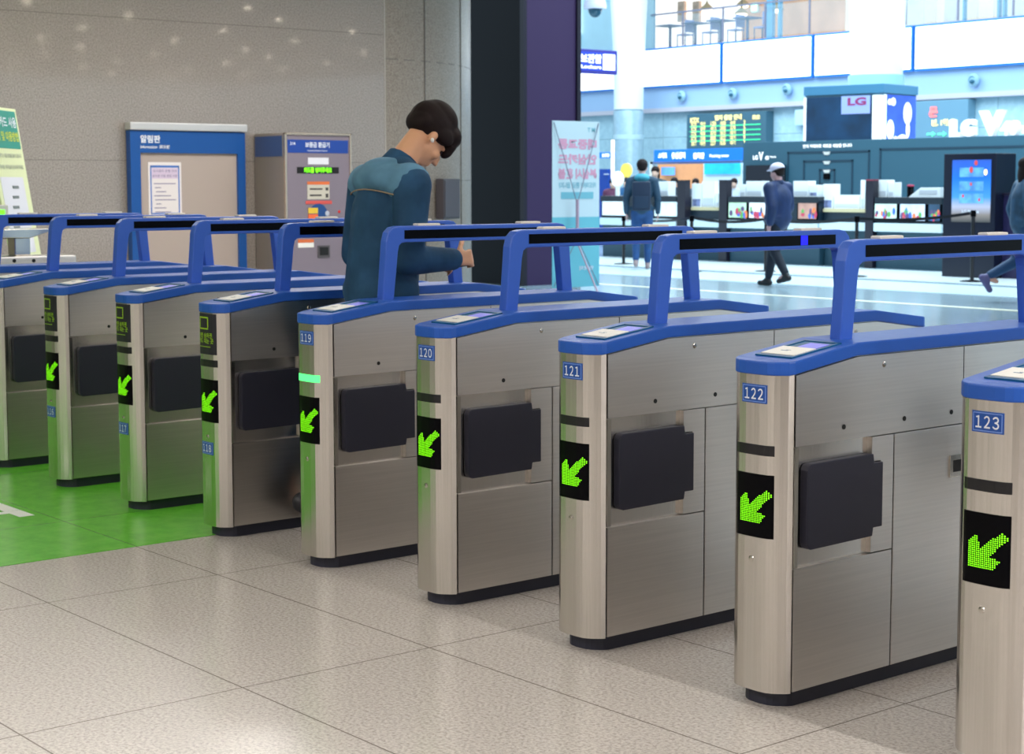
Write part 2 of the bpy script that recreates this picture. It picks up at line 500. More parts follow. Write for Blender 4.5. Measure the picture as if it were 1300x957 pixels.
def reader(which):
    zt = lambda y: zcap(y) + .0375
    mb = MB(); b = mb.bm
    def slab(x0, x1, y0, y1, a, h):
        r = []
        for y in (y0, y1): r.append([b.verts.new((x0, y, zt(y)+a)), b.verts.new((x1, y, zt(y)+a)), b.verts.new((x1, y, zt(y)+h)), b.verts.new((x0, y, zt(y)+h))])
        for i in range(4): mb.face((r[0][i], r[0][(i+1) % 4], r[1][(i+1) % 4], r[1][i]))
        mb.face(r[0]); mb.face(r[1])
    if which == 'frame':
        slab(-.055, .075, .020, .120, -.003, .004); slab(-.055, -.046, .12, .222, -.003, .004); slab(.066, .075, .12, .222, -.003, .004); slab(-.055, .075, .212, .222, -.003, .004)
        slab(-.046, .066, .12, .212, -.003, .0012)
    if which == 'pad': slab(-.048, .068, .036, .125, .004, .0062)
    if which == 'screen': slab(-.012, .055, .140, .196, .001, .0026)
    if which == 'mark': slab(-.012, .012, .074, .078, .0062, .0066); slab(.000, .016, .082, .084, .0062, .0066)
    return mb

def make_gate(n, label, style):
    r = thing('ticket_gate', label, 'ticket gate', (GX(n), 0, 0), 0, 'row of automatic ticket gates')
    z0 = lambda y: .043
    shared('body', lambda: strip_solid(MB(), core(), z0, zcap), 'body', STEELV, r)
    def pl():
        st = [(y*1.0 + (.028 if y < YE/2 else -.028), w-.018) for y, w in stations(0)]
        return strip_solid(MB(), st, lambda y: 0, lambda y: .044)
    shared('plinth', pl, 'plinth', PLINTH, r)
    def cp():
        mb = strip_solid(MB(), stations(.003), zcap, lambda y: zcap(y)+.037)
        bmesh.ops.recalc_face_normals(mb.bm, faces=mb.bm.faces[:])
        ed = [e for e in mb.bm.edges if abs(e.calc_face_angle(0)) > 1.2]
        bmesh.ops.bevel(mb.bm, geom=ed, offset=.005, segments=2, affect='EDGES', profile=.6)
        return mb
    shared('cap', cp, 'cap', BLUE, r)
    for sd in (1, -1):
        k_ = str(sd)
        for a, c in ((.006, YS2), (YS2, YE-.006)): shared('up%s%.2f' % (k_, a), lambda: panel(sd, 'upper', a, c), 'upper_panel', STEEL, r)
        for a, c in ((.006, YS1), (YE-YS1, YE-.006)):
            shared('lo%s%.2f' % (k_, a), lambda: panel(sd, 'lower', a, c), 'lower_panel', STEEL, r)
            shared('re%s%.2f' % (k_, a), lambda: panel(sd, 'recess', a, c), 'hinge_bracket', STEEL, r)
            shared('ed%s%.2f' % (k_, a), lambda: panel(sd, 'edge', a, c), 'recess_edge', STEELP, r)
            shared('fl%s%.2f' % (k_, a), lambda: flap(sd, a > .5), 'flap', RUBBER, r)
        for a, c in ((YS1, YS2), (YS2, YE-YS1)): shared('mi%s%.2f' % (k_, a), lambda: panel(sd, 'middle', a, c), 'middle_panel', STEEL, r)
        shared('st'+k_, lambda: MB().box(min(sd*.019, sd*.0212), .385, 1.199, max(sd*.019, sd*.0212), YE-.385, 1.232), 'display_strip', GLOSSBLACK, r)
        for y in (.203, .464, .68, YE-.464, YE-.203): shared('se%s%.3f' % (k_, y), lambda: MB().cyl((sd*.100, y, .746), (sd*.1045, y, .746), .007, seg=14), 'sensor_eye', HOLE, r)
        for y, z in ((.371, .905), (.743, .661), (YE-.371, .905)): shared('sc%s%.3f' % (k_, y), lambda: MB().ell((sd*.103, y, z), (.004, .0085, .0085), seg=12), 'screw', STEELP, r)
        def latch():
            mb = MB(); x0, x1 = sorted((sd*.102, sd*.107))
            mb.box(x0, .675, .555, x1, .765, .62, .001)
            return mb
        lt = shared('la'+k_, latch, 'latch', STEELP, r)
        shared('lh'+k_, lambda: MB().box(min(sd*.106, sd*.1075), .69, .57, max(sd*.106, sd*.1075), .75, .604), 'latch_opening', HOLE, lt)
    shared('arch', lambda: arch(.02, 0), 'handrail_arch', BLUE2, r)
    def pads(y): return lambda: MB().box(-.018, y, 1.246, .018, y+.105, 1.256, .006)
    shared('pad1', pads(.452), 'lamp_cover', PADCOL, r); shared('pad2', pads(.957), 'lamp_cover', PADCOL, r)
    fr = shared('rframe', lambda: reader('frame'), 'card_reader', TEAL, r)
    for k, mt in (('pad', WHITE), ('screen', SCREENV), ('mark', TEAL)):
        shared('r'+k, lambda k=k: reader(k), {'pad': 'card_pad', 'screen': 'screen', 'mark': 'pad_mark'}[k], mt, fr)
    # front
    dp = shared('display', lambda: curved(MB(), -.06, .068, .462, .633, .0015, 12), 'arrow_display', GLOSSBLACK, r)
    def arrow():
        mb = MB(); N = 19; w, h, x0, z1 = .106, .092, -.041, .593
        for i in range(N):
            for j in range(N):
                a, b2 = (i+.5)/N, (j+.5)/N
                if inpoly(a, b2, ARROW):
                    x = x0 + a*w; z = z1 - b2*h; q = w/N*.32; q2 = h/N*.32
                    vs = [mb.bm.verts.new((x+dx*q, fy(x+dx*q, .0024), z+dz*q2)) for dx, dz in ((-1, -.4), (-.4, -1), (.4, -1), (1, -.4), (1, .4), (.4, 1), (-.4, 1), (-1, .4))]
                    mb.face(vs)
        return mb
    shared('arrow', arrow, 'arrow_light', LEDG, dp)
    if n == 119:
        bd = shared('bandlit', lambda: curved(MB(), -.052, .070, .688, .714, .002, 10), 'status_lamp', LEDG2, r)
        bd['label'] = 'status lamp lit bright green'
    else:
        shared('band', lambda: curved(MB(), -.06, .068, .684, .712, .0015, 10), 'status_lamp', BLACK, r)
    shared('fscrew', lambda: MB().ell((0, fy(0), .402), (.0085, .004, .0085), seg=12), 'front_screw', STEELP, r)
    if style == 'plate': plate(.848, .005, str(n), r)
    else:
        plate(.356, -.004, str(n), r)
        st = shared('sticker', lambda: curved(MB(), -.072, .066, .733, .895, .0018, 12), 'instruction_sticker', STICK, r)
        def prt():
            mb = MB()
            for a in ((-.048, .022, .8765, .882), (-.048, .022, .832, .8375)): curved(mb, a[0], a[1], a[2], a[3], .0023, 6)
            for a in ((-.048, -.042, .832, .882), (.016, .022, .832, .882)): curved(mb, a[0], a[1], a[2], a[3], .0023, 2)
            text(mb, '후면 승차권\n카드 대는 곳', (0, 0, 0), (1, 0, 0), (0, 0, 1), h=.043, w=.112, bold=.02, fmap=lambda a, b: Vector((-.002+a, fy(-.002+a, .0025), .798+b)))
            curved(mb, -.05, .035, .762, .7645, .0023, 6)
            return mb
        shared('print', prt, 'lime_print', LIME, st)
    return r
def strip_lamp(root):
    MB().box(.0205, .952, 1.200, .0222, .985, 1.231).make('blue_lamp', mat('lamp_blue', (20, 20, 255), .4, emit=1.2), root)
GL = {114: 'blue capped steel ticket gate farthest left, beyond gate 115, front outside the picture',
      115: 'blue capped steel ticket gate cut by left picture edge, beside gate 116',
      116: 'steel ticket gate with blue cap and low number plate reading 116',
      117: 'steel ticket gate with blue cap and low number plate reading 117',
      118: 'steel ticket gate numbered 118 low down, with dark side beside the walking man',
      119: 'steel ticket gate numbered 119 with status lamp glowing bright green',
      120: 'steel ticket gate with blue number plate reading 120 under its cap',
      121: 'steel ticket gate with blue number plate reading 121 under its cap',
      122: 'large near steel ticket gate with blue number plate reading 122',
      123: 'nearest ticket gate, numbered 123 and cut by right picture edge'}
for n in range(114, 124):
    g_ = make_gate(n, GL[n], 'plate' if n >= 119 else 'sticker')
    if n == 121: strip_lamp(g_)

# wide gate terminal beyond gate 114
gx = GX(113) - .05
t = thing('gate_terminal', 'stainless gate terminal with bright flat top beyond the blue gates at left edge', 'gate terminal', (gx, 0, 0))
MB().box(-.11, .0, .04, .11, 1.1, .99, .01).make('body', STEEL, t)
MB().box(-.09, .03, 0, .09, 1.07, .04).make('plinth', PLINTH, t)
MB().box(-.05, .52, .99, .05, .62, 1.10, .008).make('post', STEELP, t)
MB().box(-.05, .74, .99, .05, .84, 1.10, .008).make('post', STEELP, t)
MB().prism([(.30, 1.11), (.80, 1.095), (.93, 1.13), (.93, 1.15), (.30, 1.15)], -.16, .13, 'x', .004).make('top_plate', STEELP, t)
MB().box(-.14, .32, 1.095, .11, .80, 1.112).make('underside', BLACK, t)
MB().cyl((.108, .71, .965), (.113, .71, .965), .011).cyl((.108, .83, .962), (.113, .83, .962), .011).make('sensor_eye', HOLE, t)
hd = MB().box(-.06, .50, 1.15, .06, .705, 1.29, .008).make('card_head', WHITE, t)
MB().box(.058, .54, 1.235, .064, .68, 1.262).make('green_display', mat('led_lime', (90, 255, 30), .5, emit=2), hd)

# ------------------------------------------------------------------ things along the granite wall
XW = -9.0
def wx(px, py, off=0): return atX(px, py, XW+off)
# information board
a = atX(166, 166, -8.9); b = atX(312, 168, -8.9)
Y0, Y1 = a.y, b.y
ZT = 1.90
t = thing('information_board', 'free-standing blue framed information board with beige panel and one pinned notice', 'notice board', (-8.9, (Y0+Y1)/2, 0))
fw = .12
MB().box(-8.98, Y0, .12, -8.90, Y0+.10, ZT).box(-8.98, Y1-.08, .12, -8.90, Y1, ZT).box(-8.98, Y0+.1, ZT-.20, -8.90, Y1-.08, ZT).box(-8.98, Y0+.1, .12, -8.90, Y1-.08, .3).make('frame', mat('board_blue', (10, 78, 152), .4), t, world=True)
MB().box(-8.99, Y0+.1, .3, -8.93, Y1-.08, ZT-.2).make('panel', mat('board_beige', (172, 158, 150), .6), t, world=True)
MB().box(-8.99, Y0-.01, ZT+.005, -8.87, Y1+.01, ZT+.075, .012).make('top_cap', mat('cap_silver', (205, 204, 204), .35, .4), t, world=True)
MB().box(-8.98, Y0+.05, 0, -8.88, Y0+.13, .13).box(-8.98, Y1-.13, 0, -8.88, Y1-.05, .13).make('foot', STEELP, t, world=True)
e = MB(); U, V = (0, 1, 0), (0, 0, 1)
text(e, '알림판', (-8.897, Y0+.10, ZT-.075), U, V, h=.07, align='L', bold=.03)
text(e, 'Information  揭示板', (-8.897, Y0+.10, ZT-.145), U, V, h=.035, align='L', bold=.02)
e.make('lettering', PLATEW, t, world=True)
nt_ = thing('paper_notice', 'white paper notice with blue border pinned on the beige board', 'notice', (-8.92, Y0+.32, 1.3))
a = atX(189, 204, -8.92); b = atX(232, 272, -8.92)
MB().box(-8.929, a.y, b.z, -8.925, b.y, a.z).make('sheet', mat('paper_white', (225, 218, 218), .6), nt_, world=True)
m = MB(); y0, y1, z0, z1 = a.y+.02, b.y-.02, b.z+.015, a.z-.03
m.box(-8.9255, y0, z0, -8.924, y0+.012, z1).box(-8.9255, y1-.012, z0, -8.924, y1, z1).box(-8.9255, y0, z0, -8.924, y1, z0+.012).box(-8.9255, y0, z1-.02, -8.924, y1, z1)
m.make('border', mat('notice_blue', (60, 110, 190), .6), nt_, world=True)
MB().box(-8.9253, y0+.015, z1-.12, -8.9245, y1-.015, z1-.025).make('heading_band', mat('notice_pink', (208, 190, 212), .6), nt_, world=True)
m = MB()
for i, (s, l) in enumerate((('임시열차 운행 안내', .8), ('승차권 이용 변경 사항', .85))): text(m, s, (-8.924, (y0+y1)/2, z1-.05-.045*i), U, V, h=.024, w=(y1-y0)*l, bold=.01)
for i in range(9): m.box(-8.9253, y0+.035+.01*(i % 3), z1-.17-i*.037, -8.9242, y1-.04-.05*((i*7) % 4), z1-.162-i*.037)
m.make('print', mat('notice_ink', (120, 112, 150), .6), nt_, world=True)

# refund machine: front face parallel to the wall
XM = -8.45
a = atX(361, 167, XM); b = atX(446, 168, XM)
MY0, MY1, MZ = a.y, b.y, a.z
t = thing('refund_machine', 'grey card deposit refund machine with green lit text and blue header numbered 214', 'vending machine', (XM, (MY0+MY1)/2, 0))
MB().box(-8.98, MY0, .05, XM, MY1, MZ, .02).make('cabinet', mat('machine_side', (150, 140, 132), .35, .3), t, world=True)
MB().box(-8.95, MY0+.03, 0, XM-.03, MY1-.03, .06).make('plinth', PLINTH, t, world=True)
m = MB()
m.box(XM-.01, MY0, .06, XM+.02, MY0+.022, MZ, .006).box(XM-.01, MY1-.022, .06, XM+.02, MY1, MZ, .006).box(XM-.01, MY0, MZ-.022, XM+.02, MY1, MZ, .006)
m.make('chrome_trim', mat('machine_trim', (205, 185, 165), .25, .8), t, world=True)
MB().box(XM-.005, MY0+.022, .08, XM+.006, MY1-.022, MZ-.022).make('face_panel', mat('machine_grey', (128, 118, 130), .4), t, world=True)
def mx(px, py): return atX(px, py, XM+.01)
def mbox(mb, px0, py0, px1, py1, d=.01, back=.0):
    A = atX(px0, py0, XM+.01); B = atX(px1, py1, XM+.01)
    return mb.box(XM+.004-back, A.y, B.z, XM+.006+d, B.y, A.z)
mbox(MB(), 366, 176, 443, 194, .002).make('header_band', mat('header_blue', (30, 66, 150), .3), t, world=True)
m = MB()
c = mx(372.5, 181); text(m, '214', (XM+.0095, c.y, c.z), U, V, h=.028, bold=.02)
c = mx(404, 183); text(m, '보증금 환급기', (XM+.0095, c.y, c.z), U, V, h=.052, w=.27, bold=.03)
c = mx(404, 190.5); text(m, 'Deposit Refund Device', (XM+.0095, c.y, c.z), U, V, h=.018, w=.22, bold=.01)
m.make('header_text', PLATEW, t, world=True)
mbox(MB(), 392, 199, 418, 208, .004).make('notice_label', mat('label_white', (222, 222, 230), .5), t, world=True)
mbox(MB(), 378, 211, 431, 219.5, .003).make('led_screen', HOLE, t, world=True)
m = MB(); c = mx(404.5, 215); text(m, '카드를 넣어주세요', (XM+.0105, c.y, c.z), U, V, h=.052, w=.31, bold=.03)
m.make('led_text', mat('led_green', (110, 240, 20), .5, emit=1.6), t, world=True)
mbox(MB(), 391, 229.5, 419, 233.5, .004).box(0, 0, 0, 0, 0, 0).make('orange_strip', mat('label_orange', (215, 110, 60), .5), t, world=True)
mbox(MB(), 391, 233.5, 419, 252, .004).make('guide_label', mat('label_cream', (196, 190, 176), .5), t, world=True)
m = MB()
for q in ((394, 238, 410, 240), (414, 237, 417.5, 241), (394, 246, 409, 248), (414, 245, 417.5, 250)): mbox(m, *q, .005)
m.make('guide_print', mat('ink_dark', (70, 66, 66), .6), t, world=True)
mbox(MB(), 389, 254, 422, 258, .004).make('red_label', mat('label_red', (205, 84, 78), .5), t, world=True)
c = mx(405, 271)
MB().cyl((XM+.004, c.y, c.z), (XM+.012, c.y, c.z), .1, seg=28).make('slot_decal', mat('decal_navy', (28, 70, 130), .4), t, world=True)
mbox(MB(), 392, 263, 404, 270, .009).make('card_picture', mat('decal_yellow', (225, 190, 60), .4), t, world=True)
mbox(MB(), 392, 271, 404, 277, .009).make('card_picture', mat('label_orange2', (235, 110, 60), .4), t, world=True)
c = mx(416, 270); MB().ell((XM+.012, c.y, c.z), (.004, .024, .024)).make('coin_picture', mat('coin_grey', (180, 186, 200), .3), t, world=True)
c = mx(431.5, 268); MB().ell((XM+.006, c.y, c.z), (.01, .014, .014)).make('red_button', mat('btn_red', (210, 40, 40), .3), t, world=True)
mbox(MB(), 379, 303, 399, 307, .004).make('orange_strip', mat('label_orange', (0, 0, 0)), t, world=True)
mbox(MB(), 379, 307, 399, 313, .004).make('notice_label', WHITE, t, world=True)
mbox(MB(), 404, 311, 419, 326, .008).make('slot_frame', mat('slot_grey', (80, 76, 80), .4), t, world=True)
mbox(MB(), 406, 313, 417, 323, .010).make('coin_slot', HOLE, t, world=True)
c = mx(438, 313); MB().box(XM+.004, c.y-.02, c.z-.07, XM+.03, c.y+.02, c.z+.07, .008).make('key_lock', mat('lock_white', (205, 205, 215), .3), t, world=True)

MB().box(-8.96, MY0-.004, MZ-.22, XM-.03, MY0+.004, MZ-.03).make('side_band', mat('cab_blue', (62, 84, 130), .4), t, world=True)

# dark junction box on the curved column
ang = math.radians(22)
t = thing('hydrant_box', 'small dark grey box on the granite column right of the walking man', 'wall box', (-11.25+2.29*math.cos(ang), 6.7+2.29*math.sin(ang), 1.05), ang)
MB().box(-.025, -.17, 0, .07, .17, .42, .01).make('box', mat('hyd_grey', (72, 66, 70), .4), t)
MB().box(.07, -.15, .02, .078, .15, .40, .004).make('door', mat('hyd_grey2', (80, 74, 78), .35), t)

# green display banner at far left
hdir = ray(760, 235); hdir.z = 0; hdir.normalize()
base = Vector((-6.16, 1.86, 0))
nrm = Vector((-hdir.y, hdir.x, 0)) * -1
t = thing('standing_banner', 'pale green leaning banner with teal heading at the left edge by the wall', 'banner', base)
up = (Vector((0, 0, 1)) - nrm*.155).normalized()
def bn(u, v, o=0): return base + hdir*u + up*v + nrm*o     # u <= 0 runs away from the right-hand edge
def bquad(mb, u0, u1, v0, v1, o, d=.004):
    c = [bn(u0, v0, o), bn(u1, v0, o), bn(u1, v1, o), bn(u0, v1, o)]; k = [bn(u0, v0, o-d), bn(u1, v0, o-d), bn(u1, v1, o-d), bn(u0, v1, o-d)]
    A = [mb.bm.verts.new(p) for p in c]; B = [mb.bm.verts.new(p) for p in k]
    mb.face(A); mb.face(B)
    for i in range(4): mb.face((A[i], A[(i+1) % 4], B[(i+1) % 4], B[i]))
    return mb
BH = 1.965
bquad(MB(), -.62, 0, .03, BH, 0, .012).make('sheet', mat('banner_lime', (214, 222, 176), .5), t, world=True)
bquad(MB(), -.60, -.03, BH-.285, BH-.02, .002).make('heading_panel', mat('banner_teal', (24, 140, 124), .5), t, world=True)
bquad(MB(), -.56, -.10, .95, 1.48, .002).make('guide_panel', mat('banner_pale', (214, 216, 226), .5), t, world=True)
m = MB(); c = bn(-.3, BH-.10, .004); text(m, '교통카드 사용', c, hdir, up, h=.075, w=.5, bold=.02); m.make('heading_text', PLATEW, t, world=True)
m = MB(); c = bn(-.3, BH-.20, .004); text(m, '안내 및 이용방법', c, hdir, up, h=.07, w=.5, bold=.02); m.make('heading_text', mat('txt_yellow', (200, 210, 60), .5), t, world=True)
m = MB()
text(m, '교통카드 이용 방법을 알려 드립니다', bn(-.3, 1.63, .004), hdir, up, h=.03, w=.48); text(m, '가까운 역무실에 문의해 주세요', bn(-.3, 1.55, .004), hdir, up, h=.03, w=.48)
for i in range(6): bquad(m, -.5+.03*i, -.38+.03*i, 1.05+.07*i, 1.07+.07*i, .005)
m.make('body_text', mat('txt_grey', (110, 120, 120), .5), t, world=True)
m = MB(); m.cyl(bn(-.31, .03, -.02), base + hdir*-.31 - nrm*.75, .012); m.cyl(bn(-.31, 1.6, -.015), base + hdir*-.31 - nrm*.75, .012)
m.make('rear_strut', STEELP, t, world=True)
MB().cyl(base+hdir*-.64+Vector((0, 0, .02)), base+hdir*.02+Vector((0, 0, .02)), .02).make('base_bar', STEELP, t, world=True)

# ------------------------------------------------------------------ concourse: far wall
YB = 30.0
PALE = mat('concourse_pale', (176, 212, 224), .35, noise=.05, nscale=1.2)
zl = atY(816, 143, YB).z
struct(MB().box(-60, YB, 0, 10, YB+.4, zl).make('wall_back', stone('concourse_marble', (172, 204, 216), (164, 197, 210), (182, 212, 222), .22, 6, ((1.8, 0), (1.2, .3)), (120, 150, 165), .015, .5, .1, (0, 2))))
zb = 4.06
struct(MB().box(-60, YB-.02, zl+.06, 10, YB+.4, zb).make('trim_1', mat('fascia_blue_grey', (160, 190, 222), .4)))
struct(MB().box(-60, YB-.22, zl-.05, 10, YB+.1, zl+.07, .01).make('trim_2', mat('ledge_cream', (196, 190, 200), .4)))
struct(MB().box(-60, YB+.4, 5.05, 10, YB+12, 5.2).make('floor_upper', mat('mezz_slab', (180, 180, 185), .4)))
GLOW = mat('billboard_white', (255, 255, 255), .5, emit=1.6)
BFR = mat('billboard_frame', (30, 120, 210), .4)
bb = [(700, 783, 'lit white advertising panel left of the slim white column'), (816, 917, 'leftmost lit white advertising panel right of the slim column'), (919, 1033, 'lit white advertising panel in the middle of the balcony row'),
      (1035, 1160, 'lit white advertising panel partly behind the thick white column'), (1162, 1420, 'long lit white advertising panel at right above the phone sign')]
for p0, p1, lb in bb:
    x0, x1 = atY(p0, 90, YB-.12).x, atY(p1, 90, YB-.12).x
    t = thing('advertising_lightbox', lb, 'billboard', ((x0+x1)/2, YB-.1, zb), 0, 'lit white panels along the balcony')
    MB().box(x0+.05, YB-.16, zb+.05, x1-.05, YB-.12, 5.08).make('lit_face', GLOW, t, world=True)
    MB().box(x0, YB-.14, zb, x1, YB-.02, 5.13, .01).make('frame', BFR, t, world=True)
# nozzle loudspeakers on the fascia
for i, (px, py) in enumerate(((867, 123), (932, 120), (1001, 115), (1238, 104))):
    c = atY(px, py, YB-.1)
    t = thing('ceiling_speaker', ['round vent nozzle below the leftmost lit panel right of slim column', 'round vent nozzle above the green departure board, under the middle panel', 'round vent nozzle left of the booth screens', 'round vent nozzle above the phone brand letters'][i], 'air nozzle', c, 0, 'round nozzles on the fascia')
    MB().lathe([(.14, 0), (.15, .04), (.10, .10), (.085, .07)], seg=24).make('ring', mat('nozzle_teal', (150, 190, 205), .3), t).rotation_euler = (PI/2, 0, 0)
    MB().ell((0, -.09, -.03), (.07, .03, .045)).make('core', mat('nozzle_dark', (30, 90, 115), .4), t)

# upper wall left of the café
struct(MB().box(-60, YB+.02, 5.15, atY(822, 40, YB+.1).x, YB+.4, 12).make('wall_upper', PALE))
x0, x1 = atY(700, 20, YB-.1).x, atY(735, 20, YB-.1).x
t = thing('lit_panel', 'tall bright panel at top of the hall left of the dome camera', 'light panel', ((x0+x1)/2, YB-.05, 5.5))
MB().box(x0, YB-.10, atY(730, 44, YB).z, x1, YB+.018, 9).make('lit_face', mat('panel_white', (255, 252, 248), .5, emit=1.1), t, world=True)
MB().box(x0, YB-.08, atY(730, 58, YB).z, x1-.02, YB+.018, atY(730, 44, YB).z).make('lower_panel', mat('panel_sage', (150, 180, 178), .5), t, world=True)

# columns
WCOL = mat('column_white', (224, 236, 244), .3)
c = atY(799, 140, 28.6)
t = thing('round_column', 'slim white column with grey stone base at the left of the hall', 'column', (c.x, 28.6, 0)); t['kind'] = 'structure'
MB().lathe([(.40, zl), (.40, 4.2), (.46, 5.6), (.62, 8.5), (.7, 10)], seg=40).make('upper_shaft', WCOL, t, smooth=True)
MB().lathe([(.41, 0), (.41, zl-.06), (.36, zl)], seg=40).make('stone_base', mat('col_stone', (140, 166, 180), .3, noise=.06, nscale=8), t, smooth=True)
MB().lathe([(.418, 2.62), (.418, 2.75)], seg=40).make('pale_band', mat('col_band', (176, 200, 210), .3), t, smooth=True)
c = atY(1114, 90, 26.5)
t = thing('round_column', 'thick white column behind the booth screens', 'column', (c.x, 26.5, 0)); t['kind'] = 'structure'
MB().lathe([(.55, 0), (.56, 4.0), (.62, 5.6), (.80, 9)], seg=48).make('shaft', WCOL, t, smooth=True)
MB().lathe([(.60, 3.2), (.60, 3.75)], seg=48).make('collar', mat('col_band2', (150, 196, 212), .3), t, smooth=True)

# balcony railing and café
gr = thing('balcony_railing', 'glass balcony railing with thin grey handrail above the lit panels', 'railing', (-24, YB+.3, 5.2))
xa, xb = atY(820, 40, YB+.3).x, -8.0
MB().box(xa, YB+.27, 6.08, xb, YB+.33, 6.12).make('handrail', mat('rail_grey', (150, 150, 170), .3, .5), gr, world=True)
k = 0; x = xa
while x < xb:
    MB().box(x-.02, YB+.28, 5.2, x+.02, YB+.32, 6.08).make('post', mat('rail_grey', (0, 0, 0)), gr, world=True)
    MB().box(x+.05, YB+.29, 5.22, min(xb, x+1.5)-.05, YB+.305, 6.02).make('glass_pane', mat('rail_glass', (215, 238, 245), .05, trans=.0, alpha=.10), gr, world=True)
    x += 1.5
struct(MB().box(-48, YB+9, 5.2, atY(943, 20, YB+9).x, YB+9.2, 12).make('wall_cafe', mat('cafe_cream_glow', (255, 246, 236), .6, emit=.75)))  # café walls are given a glow that stands in for the interior lighting
struct(MB().box(atY(943, 20, YB+9).x, YB+9, 5.2, atY(1075, 20, YB+9).x, YB+9.2, 12).make('wall_cafe', mat('cafe_wood_glow', (232, 186, 156), .6, noise=.12, nscale=.8, emit=.35)))  # wood wall also emits, imitating the warm café light
struct(MB().box(atY(1075, 20, YB+9).x, YB+9, 5.2, 8, YB+9.2, 12).make('wall_cafe', mat('cafe_cream_glow2', (252, 238, 220), .6, noise=.12, nscale=1.2, emit=.5)))  # same added glow on the right-hand café wall
for i, (px, w, y) in enumerate(((829, .16, YB+.6), (980, .2, YB+.6), (992, .06, YB+.6), (1270, .05, YB+.6), (1277, .05, YB+.6), (1226, .04, YB+.6))):
    c = atY(px, 30, y)
    struct(MB().box(c.x-w/2, y-.06, 5.2, c.x+w/2, y+.06, 12).make('trim_%d' % (3+i), mat('mullion_blue', (110, 165, 195), .35)))
for i, (p0, p1) in enumerate(((863, 871), (882, 890))):
    A, B = atY(p0, 3, YB+8.9), atY(p1, 28, YB+8.9)
    tag(MB().box(A.x, YB+8.85, B.z, B.x, YB+8.97, A.z).make('wall_picture', mat('pic_peach', (226, 190, 165), .6, noise=.2, nscale=3), loc=((A.x+B.x)/2, YB+8.9, B.z)), ['left one of two narrow peach wall panels upstairs', 'right one of two narrow peach wall panels upstairs'][i], 'wall panel', 'peach panels in the café')
for i, (px, py, r) in enumerate(((899, 11, .12), (945, 6, .13), (943, 17, .13), (988, 12, .11))):
    c = atY(px, py, YB+6+(0, .8, -.8, 0)[i])
    t = thing('pendant_lamp', ['cone pendant lamp over the upstairs café, leftmost', 'upper one of two close pendant lamps by the wood wall upstairs', 'lower one of two close pendant lamps by the wood wall upstairs', 'pendant lamp right of the blue mullion upstairs'][i], 'lamp', c, 0, 'pendant lamps upstairs')
    MB().lathe([(.22, -.04), (.2, 0), (.05, .14), (.03, .2)], seg=20).make('lamp_shade', mat('shade_brown', (190, 160, 120), .5), t)
    MB().ell((0, 0, -.06), (.17, .17, .07)).make('bulb', mat('bulb_warm', (255, 240, 205), .5, emit=3), t)
    MB().cyl((0, 0, .2), (0, 0, 3), .01).make('cord', mat('cord_dark', (80, 80, 90), .5), t)
A, B = atY(955, 6, YB+8.8), atY(961, 15, YB+8.8)
t = thing('exit_sign', 'small lit pale green sign on the wood wall upstairs', 'sign', ((A.x+B.x)/2, YB+8.9, B.z))
MB().box(A.x, YB+8.8, B.z, B.x, YB+8.95, A.z, .02).make('lit_face', mat('exit_green', (190, 255, 220), .5, emit=1.6), t, world=True)
MB().box(A.x-.05, YB+8.86, B.z-.05, B.x+.05, YB+8.98, A.z+.05, .02).make('housing', WHITE, t, world=True)
# café furniture
def cafe_table(px, lb):
    c = atY(px, 60, YB+1.6)
    t = thing('cafe_table', lb, 'table', (c.x, YB+1.6, 5.2), 0, 'café tables by the railing')
    MB().box(-.28, -.3, .70, .28, .3, .74, .01).make('tabletop', mat('tabletop_dark', (90, 105, 140), .4), t)
    MB().cyl((0, 0, .02), (0, 0, .70), .04).make('pedestal', mat('ped_grey', (90, 100, 130), .4), t)
    MB().cyl((0, 0, 0), (0, 0, .025), .2).make('base', mat('ped_grey', (0, 0, 0)), t)
def cafe_chair(px, dy, rz, lb):
    c = atY(px, 60, YB+1.6)
    t = thing('cafe_chair', lb, 'chair', (c.x, YB+1.6+dy, 5.2), rz, 'café chairs by the railing')
    M_ = mat('chair_lilac', (150, 160, 205), .5)
    MB().box(-.18, -.18, .42, .18, .18, .46, .02).make('seat', M_, t)
    MB().box(-.18, .15, .5, .18, .18, .85, .02).make('backrest', M_, t)
    for sx in (-1, 1):
        for sy in (-1, 1): MB().cyl((sx*.155, sy*.155, 0), (sx*.155, sy*.155, .43 if sy < 0 else .6), .015, seg=8).make('leg', mat('ped_grey', (0, 0, 0)), t)
for i, (px, nm) in enumerate(((852, 'leftmost'), (884, 'second from the left'), (916, 'third from the left'), (950, 'fourth from the left'))):
    cafe_table(px, 'dark café table behind the balcony glass, %s' % nm)
    cafe_chair(px+16, .1, -PI/2, 'lilac café chair right of the %s café table' % nm)
for i, px in enumerate((1170, 1195, 1222, 1250, 1285)):
    c = atY(px, 20, YB+1.8)
    t = thing('glass_partition', 'hazy tall glass screen panel upstairs right of thick column, number %s from it' % ['first', 'second', 'third', 'fourth', 'fifth'][i], 'glass screen', (c.x, YB+1.8, 5.2), 0, 'glass screens upstairs')
    MB().box(-.48, -.01, .05, .48, .01, 2.6).make('glass_pane', mat('hazy_glass_%d' % (i % 2), ((190, 215, 235), (240, 220, 195))[i % 2], .2, alpha=.3), t)
    MB().box(-.5, -.03, 0, .5, .03, .06).box(-.5, -.03, 2.6, .5, .03, 2.66).make('frame', mat('mullion_blue', (0, 0, 0)), t)

